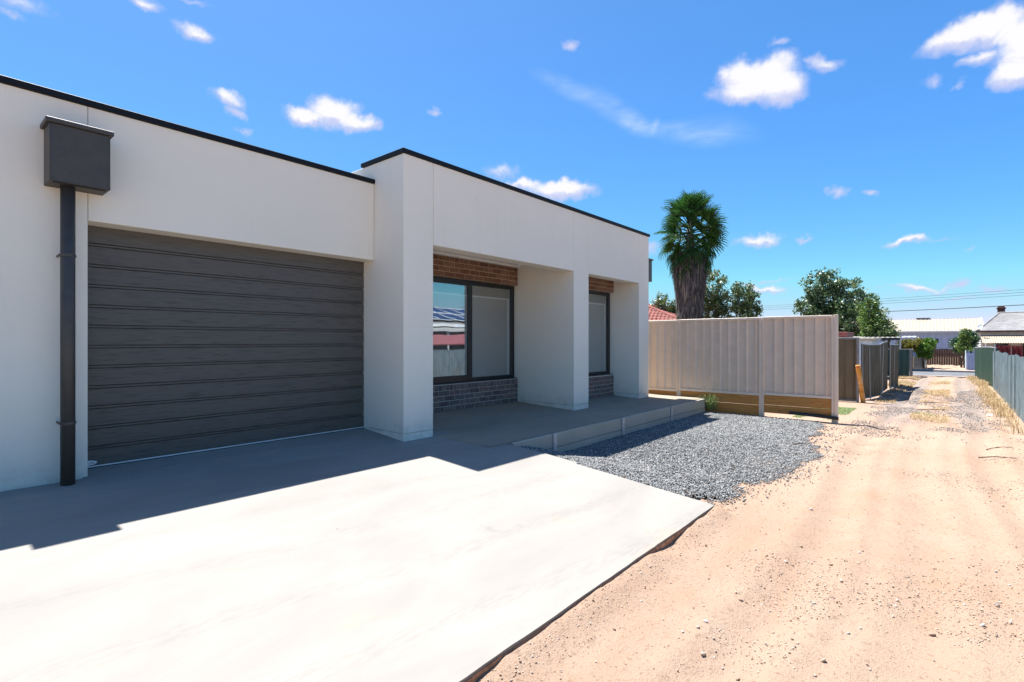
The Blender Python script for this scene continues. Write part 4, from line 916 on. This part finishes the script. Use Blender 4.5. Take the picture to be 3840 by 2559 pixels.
# leaning yellow pole
yp = thing('yellow_pole', 'chipped yellow steel pole leaning against the olive fence end', 'pole', (14.6, 1.58, -0.3))
MB().tube([(14.52, 1.575, -0.32), (14.36, 1.665, 0.590)], 0.050, 18).build('shaft', 'yellow', yp)
rp = Vector((14.52, 1.575, -0.32)).lerp(Vector((14.36, 1.665, 0.59)), 0.94)
MB().tube([rp+Vector((-0.046, 0.004, 0)), rp+Vector((-0.056, 0.005, 0.002))], 0.019, 12).build('reflector', 'sign_red', yp)

# power lines
def wire(p, q, r, sag, label):
    p, q = Vector(p), Vector(q); pts = [p.lerp(q, i/24)-Vector((0, 0, sag*4*(i/24)*(1-i/24))) for i in range(25)]
    tag(MB().tube(pts, r, 5).build('power_line', 'wire', None, smooth=True), label, 'cable', 'overhead cables beyond the street')
wire((58, 9, 3.78), (50, -40, 5.8), 0.030, 0.5, 'thick single cable passing behind the dark chimney')
wire((75, 25, 5.8), (70, -30, 7.2), 0.014, 0.3, 'highest of the thin overhead wires beyond the shed')
wire((75, 25, 5.55), (70, -30, 6.9), 0.014, 0.3, 'middle one of the thin overhead wires beyond the shed')
wire((75, 25, 5.3), (70, -30, 6.6), 0.014, 0.3, 'lowest of the thin overhead wires beyond the shed')

# ------------------------------------------------------------------ vegetation
def leaves_mesh(name, centres, radii, per, size, mat, droop=0.0, aspect=0.42):
    C_ = np.repeat(np.asarray(centres), per, 0); r_ = np.repeat(np.asarray(radii), per); n = len(C_)
    d = rng.normal(size=(n, 3)); d /= np.linalg.norm(d, axis=1)[:, None]
    P = C_ + d*(r_*rng.random(n)**0.5)[:, None]
    a = rng.normal(size=(n, 3)); a[:, 2] -= droop; a /= np.linalg.norm(a, axis=1)[:, None]
    b = np.cross(a, rng.normal(size=(n, 3))); b /= np.linalg.norm(b, axis=1)[:, None]
    L = size*rng.uniform(.6, 1.3, n)[:, None]; Wd = L*aspect
    V = np.stack([P-a*L/2, P+b*Wd/2, P+a*L/2, P-b*Wd/2], 1).reshape(-1, 3)
    return np_mesh(name, V, np.arange(4*n).reshape(n, 4), mat)
def tree(label, base, top, lobes, mat, ncl, per, lsize, clr=0.3, trunk_r=0.12, droop=0.4, name='tree', group=None, cat='tree', bark=True, extra=None):
    """lobes: (x,y,z,rx,ry,rz) ellipsoids of the crown"""
    T = thing(name, label, cat, base, group)
    cents = []; vols = np.array([l[3]*l[4]*l[5] for l in lobes]); vols = vols/vols.sum()
    for l, vf in zip(lobes, vols):
        m = max(6, int(ncl*vf)); d = rng.normal(size=(m, 3)); d /= np.linalg.norm(d, axis=1)[:, None]
        rr = rng.uniform(0.25, 1.0, m)**0.45
        c = np.array(l[:3]) + d*rr[:, None]*np.array(l[3:])*(0.80+0.4*rng.random((m, 1))); cents.append(c)
    cents = np.concatenate(cents)
    if bark:
        b = MB(); bs = Vector(base); tp = Vector(top); mid = bs.lerp(tp, 0.5)+Vector((random.uniform(-.1, .1), random.uniform(-.15, .15), 0))
        b.tube([bs, mid, tp], [trunk_r, trunk_r*0.75, trunk_r*0.4], 8)
        for l in lobes:
            for k in range(4):
                s = bs.lerp(tp, random.uniform(0.45, 0.95)); e = Vector(l[:3])+Vector((random.uniform(-.6, .6)*l[3], random.uniform(-.6, .6)*l[4], random.uniform(-.3, .7)*l[5]))
                b.tube([s, s.lerp(e, 0.5)+Vector((0, 0, 0.12)), e], [trunk_r*0.42, trunk_r*0.25, trunk_r*0.08], 5)
        b.build('trunk', 'bark', T, smooth=True)
    off = np.array(wloc(T)[:]); rad = clr*rng.uniform(.6, 1.25, len(cents))
    o = link('crown', leaves_mesh('crown', cents-off, rad, per, lsize, M[mat], droop), T)
    if extra:
        sel = rng.random(len(cents)) < extra[1]; link('leaf_clumps', leaves_mesh('leaf_clumps', cents[sel]-off, rad[sel]*1.05, extra[2], lsize, M[extra[0]], droop), T)
    return T
tree('leafy gum tree right behind the palm trunk', (33, 11.3, -0.3), (33, 11.3, 4.2), [(33, 11.45, 4.3, .9, .85, 1.25), (33.2, 11.7, 2.8, 1.0, 1.0, 1.1), (33, 11.0, 3.3, .7, .8, .9)], 'leaf_gum', 140, 48, 0.17, 0.30, group='gum trees behind the beige fence', extra=('leaf_gold', 0.10, 30))
tree('rounded gum tree between the palm and the dense tree', (33, 9.7, -0.3), (33, 9.7, 3.6), [(33, 9.65, 3.75, .85, .72, 1.05), (33, 9.6, 2.6, .9, .85, .9), (33.1, 9.2, 3.1, .6, .5, .8)], 'leaf_gum', 125, 48, 0.17, 0.28, group='gum trees behind the beige fence')
tree('sparse yellowish gum tree left of the palm trunk', (30, 13.4, -0.3), (30, 13.4, 3.2), [(30, 13.35, 3.2, .7, .75, .85), (30, 13.9, 2.6, .6, .6, .6), (30, 13.0, 2.6, .5, .45, .7)], 'leaf_gum', 75, 40, 0.16, 0.26, group='gum trees behind the beige fence', extra=('leaf_gold', 0.3, 30))
tree('big dense dark green tree above the olive fence', (36, 5.1, -0.3), (36, 5.3, 3.8), [(36, 5.95, 4.35, 1.0, .95, 1.0), (36, 5.0, 3.7, 1.2, 1.2, 1.25), (36, 6.6, 3.4, .9, .8, .9), (35.8, 4.6, 2.4, 1.3, 1.5, 1.1), (36, 5.9, 2.4, 1.2, 1.2, 1.0)], 'leaf_big', 330, 56, 0.19, 0.33, 0.16, group=None)
tree('bright green shrubby tree beside the dense dark one', (33.5, 3.35, -0.3), (33.5, 3.35, 2.6), [(33.5, 3.3, 2.75, .6, .52, .75), (33.5, 3.2, 1.9, .7, .65, .7)], 'leaf_fresh', 130, 55, 0.13, 0.22, 0.08)
tree('low thin grey-green shrub in front of the shed roof', (33, 2.5, -0.3), (33, 2.5, 1.6), [(33, 2.5, 1.55, .5, .45, .38)], 'leaf_gum', 45, 40, 0.12, 0.18, 0.05, name='shrub', cat='shrub')
tree('golden green hedge tree overhanging the cream fence', (35.6, 1.9, -0.3), (35.6, 1.8, 0.9), [(35.6, 1.95, 0.92, .45, .42, .28), (35.6, 1.45, 0.95, .5, .4, .32)], 'leaf_gold', 130, 50, 0.09, 0.15, 0.06, name='hedge', cat='hedge')
tree('vivid lime green bush at the corner of the cream fence', (35.0, 1.15, -0.3), (35, 1.1, 0.6), [(35.0, 1.12, 0.62, .40, .36, .42), (35.4, 0.95, 0.95, .45, .36, .36)], 'leaf_lime', 150, 55, 0.085, 0.14, 0.05, name='bush', cat='bush')
tree('dark green bush beside the cottage wall', (37.6, -0.4, -0.3), (37.6, -0.4, 0.9), [(37.6, -0.35, 0.92, .45, .42, .42), (37.4, -0.80, 1.2, .4, .3, .42)], 'leaf_dark', 140, 50, 0.09, 0.15, 0.05, name='bush', cat='bush')
tree('light green shrub rising above the grey fence', (36.6, -0.52, -0.3), (36.6, -0.52, 1.1), [(36.6, -0.55, 1.35, .3, .26, .42), (36.5, -0.42, 0.85, .3, .26, .3)], 'leaf_fresh', 90, 45, 0.09, 0.14, 0.05, name='shrub', cat='shrub')
# yucca
yu = thing('yucca', 'spiky yucca behind the low grey fence', 'yucca', (35.6, -0.75, -0.3))
MB().tube([(35.6, -0.75, -0.3), (35.6, -0.75, 0.6)], 0.05, 8).build('stem', 'bark', yu)
for i in range(26):
    a = random.uniform(0, 2*pi); e = random.uniform(0.1, 1.4); L = random.uniform(.25, .42); d = Vector((cos(a)*cos(e), sin(a)*cos(e), sin(e))); s = d.cross(Vector((0, 0, 1))).normalized()*0.022; b0 = Vector((35.6, -0.75, 0.6))
    MB().add([b0-s, b0+s, b0+d*L*0.6+s*0.8, b0+d*L-Vector((0, 0, .05)), b0+d*L*0.6-s*0.8], [(0, 1, 2), (0, 2, 4), (4, 2, 3)]).build('leaf', 'leaf_fresh', yu)

# fan palm with a shaggy skirt
PB = Vector((19.7, 7.72, -0.3)); PT = 5.35
pm = thing('palm_tree', 'tall fan palm with shaggy skirt of dead fronds behind the beige fence', 'palm tree', PB)
MB().tube([(PB.x, PB.y, z) for z in (-0.3, 1.0, 2.6, 3.6, 4.6, 5.9)], [0.42, 0.40, 0.38, 0.32, 0.20, 0.07], 18).build('trunk', 'palmtrunk', pm, smooth=True)
def skirt_r(z): return float(np.interp(z, [1.5, 2.2, 2.9, 3.4, 3.9, 4.4, 4.9], [0.46, 0.47, 0.50, 0.58, 0.66, 0.66, 0.40]))
tv = []; nth = 5200
for i in range(nth):
    z1 = random.uniform(2.0, 4.6); a = random.uniform(0, 2*pi); L = random.uniform(0.35, 0.95)*(1.0 if z1 > 3.4 else 0.8); zb = z1-L
    r1 = skirt_r(z1)*random.uniform(.55, .85); r0 = skirt_r(max(zb, 1.5))*random.uniform(.92, 1.16)
    da = random.uniform(-.14, .14); wd = random.uniform(.012, .034)
    p1 = Vector((PB.x+r1*cos(a), PB.y+r1*sin(a), z1)); p0 = Vector((PB.x+r0*cos(a+da), PB.y+r0*sin(a+da), zb)); t = Vector((-sin(a), cos(a), random.uniform(-.4, .4)))*wd
    mid = p1.lerp(p0, 0.55)+Vector((cos(a), sin(a), 0))*random.uniform(0, .07)
    tv.append([p1-t, p1+t, mid+t, p0, mid-t])
tvv = np.array([[tuple(p) for p in q] for q in tv]).reshape(-1, 3) - np.array(PB[:])
tag(link('thatch', np_mesh('thatch', tvv, blade_faces(len(tv)), M['thatch']), pm), kind='stuff')
def frond_mesh(name, mat, seed, seglen=0.62, nseg=22, fold=0.35, stalk=0.55, droop=0.5):
    r = random.Random(seed); b = MB()
    b.tube([(0, 0, 0), (stalk*0.5, 0, 0.03), (stalk, 0, 0)], [0.022, 0.016, 0.011], 5)
    for i in range(nseg):
        u = (i+0.5)/nseg; an = (u-0.5)*R(215); L = seglen*(0.72+0.28*cos(an*0.8))*r.uniform(.9, 1.08); hw = 0.5*R(215)/nseg*L*0.52
        d = Vector((cos(an), sin(an), 0)); s = Vector((-sin(an), cos(an), 0)); o = Vector((stalk, 0, 0)); up = Vector((0, 0, 1))
        z = (fold*abs(sin(an)) if True else 0)
        pts = []
        for t in (0.0, 0.35, 0.62, 0.82, 1.0):
            dz = -droop*max(0, t-0.55)**1.6*1.6*L - 0.0
            rr = t*L*(1-0.25*max(0, t-.6)); c = o+d*rr+up*(z*rr*0.5+dz); w = hw*min(1, t*2.0+0.1)*(1.0 if t < 0.6 else (1.15-t)/0.55*0.8)
            pts.append((c-s*w+up*0.012*(1 if t > 0 else 0), c, c+s*w+up*0.012*(1 if t > 0 else 0)))
        flat = [p for row in pts for p in row]
        b.add(flat, [(k*3+j, k*3+j+1, k*3+j+4, k*3+j+3) for k in range(4) for j in range(2)])
    me = bpy.data.meshes.new(name); me.from_pydata([Vector(p) for p in b.v], [], b.f); me.materials.append(M[mat]); return me
FM = [frond_mesh('frond', 'frond', i, 0.62+0.05*(i % 3), 22, 0.25+0.15*(i % 2), 0.62, 0.35+0.2*(i % 3)) for i in range(5)]
HM = [frond_mesh('frond', 'frond', 40+i, 0.66, 22, 0.15, 0.66, 0.5+0.25*i) for i in range(4)]
DM = [frond_mesh('dead_frond', 'thatch', 20+i, 0.55, 16, 0.9, 0.45, 0.9) for i in range(3)]
def put_frond(me, name, az, el, z, roll, s):
    o = link(name, me, pm); o.rotation_mode = 'XYZ'
    d = Vector((cos(az)*cos(el), sin(az)*cos(el), sin(el))); q = d.to_track_quat('X', 'Z'); o.rotation_mode = 'QUATERNION'
    from mathutils import Quaternion
    o.rotation_quaternion = q @ Quaternion((1, 0, 0), roll); o.location = Vector((0.06*cos(az), 0.06*sin(az), z-PB.z)); o.scale = (s, s, s)
ga = 2.39996
NF = 98
for i in range(NF):
    u = i/(NF-1)
    if u < 0.56: k_ = u/0.56; el = R(82)-R(97)*k_**0.9; z = 5.85-0.75*k_; me_ = FM[i % 5]; sc_ = random.uniform(.82, 1.14)
    else: k_ = (u-0.56)/0.44; el = R(-12)-R(62)*k_; z = 5.15-0.75*k_; me_ = HM[i % 4]; sc_ = random.uniform(.78, 1.04)
    put_frond(me_, 'frond', i*ga, el, z, random.uniform(-1.0, 1.0), sc_)
for i in range(22):
    put_frond(DM[i % 3], 'dead_frond', i*ga+0.5, R(random.uniform(-80, -50)), random.uniform(4.3, 5.0), random.uniform(-.8, .8), random.uniform(.8, 1.05))

# grass and weeds
def blades(name, P, h, lean, w, mat, parent=None, **kw):
    n = len(P); a = rng.uniform(0, 2*pi, n); L = h*rng.uniform(.5, 1.2, n); le = lean*rng.uniform(.3, 1.3, n)
    d = np.stack([np.cos(a), np.sin(a), np.zeros(n)], -1); s = np.stack([-np.sin(a), np.cos(a), np.zeros(n)], -1)*w*rng.uniform(.6, 1.3, n)[:, None]
    up = np.array([0, 0, 1.0]); m = P+d*(L*le*0.35)[:, None]+up*(L*0.6)[:, None]; t = P+d*(L*le)[:, None]+up*(L*np.clip(1-le*0.5, .15, 1))[:, None]
    V = np.stack([P-s, P+s, m+s*0.7, t, m-s*0.7], 1).reshape(-1, 3)
    o = link(name, np_mesh(name, V, blade_faces(n), M[mat]), parent); return tag(o, **kw)
def scatter(n, x0, x1, y0, y1, f, thr, s):
    x = rng.uniform(x0, x1, n); y = rng.uniform(y0, y1, n); k = rng.random(n) < smooth(thr, thr+0.12, fbm(x, y, f, 3, s)); return x[k], y[k]
def on_ground(x, y): return np.stack([x, y, ground_z(x, y)-0.004], -1)
# dry growth along the foot of the right-hand fences
x = rng.uniform(11.0, 27.2, 9000); yb = np.interp(x, [11, 20, 23, 27.2], [-0.90, -0.84, -0.86, -0.62]); y = yb+np.abs(rng.normal(0, 0.13, len(x)))
k = rng.random(len(x)) < 0.12+0.88*smooth(.45, .6, fbm(x, y, 1.1, 2, 81)); blades('dry_grass', on_ground(x[k], y[k]), 0.19, 0.9, 0.0035, 'drygrass', label='straw coloured dry grass along the foot of the corrugated fence', cat='grass', kind='stuff')
# centre strip of the lane
x, y = scatter(12000, 11.8, 24, 0.05, 0.60, 0.9, 0.50, 84); blades('dry_grass', on_ground(x, y), 0.07, 1.5, 0.0035, 'drygrass', label='thin dry grass in patches down the middle of the lane', cat='grass', kind='stuff')
x, y = scatter(9000, 11.8, 14.2, 0.10, 0.55, 1.6, 0.48, 87); blades('weed_patch', on_ground(x, y), 0.03, 1.2, 0.006, 'weed', label='low green weeds in the middle of the lane', cat='weeds', kind='stuff')
x, y = scatter(9000, 10.9, 13.6, 1.55, 2.3, 1.5, 0.42, 90); blades('weed_patch', on_ground(x, y), 0.035, 1.2, 0.006, 'weed', label='low green weeds beside the tall beige post', cat='weeds', kind='stuff')
x, y = scatter(8000, 20.5, 25.8, 0.95, 1.6, 0.8, 0.40, 93); blades('dry_grass', on_ground(x, y), 0.09, 1.0, 0.006, 'drygrass', label='dry grass patch before the teal fence', cat='grass', kind='stuff')
x, y = scatter(5000, 20.8, 23.0, 1.0, 1.5, 0.9, 0.40, 96); blades('weed_patch', on_ground(x, y), 0.05, 1.0, 0.007, 'weed', label='green weed patch before the teal fence', cat='weeds', kind='stuff')
x, y = scatter(2200, 14.6, 19, 1.0, 1.4, 1.2, 0.5, 99); blades('dry_grass', on_ground(x, y), 0.08, 1.0, 0.004, 'drygrass', label='scattered dry grass under the leaning fence', cat='grass', kind='stuff')
# lane gravel
x = rng.uniform(9.5, 20, 16000); y = rng.uniform(-0.8, 1.35, 16000); k = rng.random(16000) < smooth(.42, .62, fbm(x, y*2, 0.9, 3, 102)+0.08*(np.abs(y-0.25) > 0.35))
x, y = x[k], y[k]; sz = rng.uniform(.006, .014, len(x)); stones('lane_gravel', np.stack([x, y, ground_z(x, y)+sz*.3], -1), sz, M['lanegravel'], label='grey gravel scattered along the wheel tracks of the lane', cat='gravel', fine=False)
# the tuft at the porch corner
wt = thing('weed_tuft', 'green weed tuft growing at the porch slab corner', 'weed', (10.47, 3.70, -0.24))
n = 90; P = np.stack([rng.normal(0.0, .02, n), rng.normal(0, .07, n), rng.uniform(0, .05, n)], -1); blades('leaf_blades', P, 0.42, 0.85, 0.0040, 'weed', wt, kind='stuff')
n = 50; P = np.stack([rng.normal(-0.03, .02, n), rng.normal(-0.05, .05, n), rng.uniform(0.05, .25, n)], -1); blades('leaf_blades', P, 0.16, 1.2, 0.003, 'weed', wt, kind='stuff')
# sticks and litter
def stick(p, q, r, label):
    p, q = Vector(p), Vector(q); m = p.lerp(q, 0.5)+Vector((0.01, 0.015, 0.012)); tag(MB().tube([p, m, q], [r, r*.8, r*.5], 6).build('stick', 'stick', None), label, 'stick')
gz1 = lambda x, y: float(ground_z(np.array([x]), np.array([y]))[0])
for (a, b, c, d, lb) in ((9.4, -0.35, 9.62, -0.62, 'dark stick on the dirt near the corrugated fence'), (8.6, -0.25, 8.75, -0.60, 'longer dark stick lying on the bare dirt'), (13.6, 0.55, 13.9, 0.05, 'dry stick lying across the lane weeds'), (15.2, 0.5, 15.5, 0.0, 'thin dry stick further along the lane'), (7.75, 1.62, 7.95, 1.48, 'short pale stick at the edge of the gravel')):
    stick((a, b, gz1(a, b)+0.012+(0.03 if 'gravel' in lb else 0)), (c, d, gz1(c, d)+0.012+(0.03 if 'gravel' in lb else 0)), 0.008, lb)
def litter(x, y, s, label):
    z = gz1(x, y); b = MB(); r = random.Random(label); b.add([(x+s*r.uniform(-1, 1), y+s*r.uniform(-1, 1), z+s*r.uniform(0, .8)) for _ in range(9)], [(0, 1, 2, 3), (3, 4, 5, 1), (5, 6, 7, 2), (7, 8, 0, 4)]); tag(b.build('litter', 'white', None), label, 'litter')
litter(13.5, -0.55, 0.05, 'crumpled white litter by the dry grass'); litter(16.4, -0.72, 0.05, 'white scrap of litter among the dry grass')
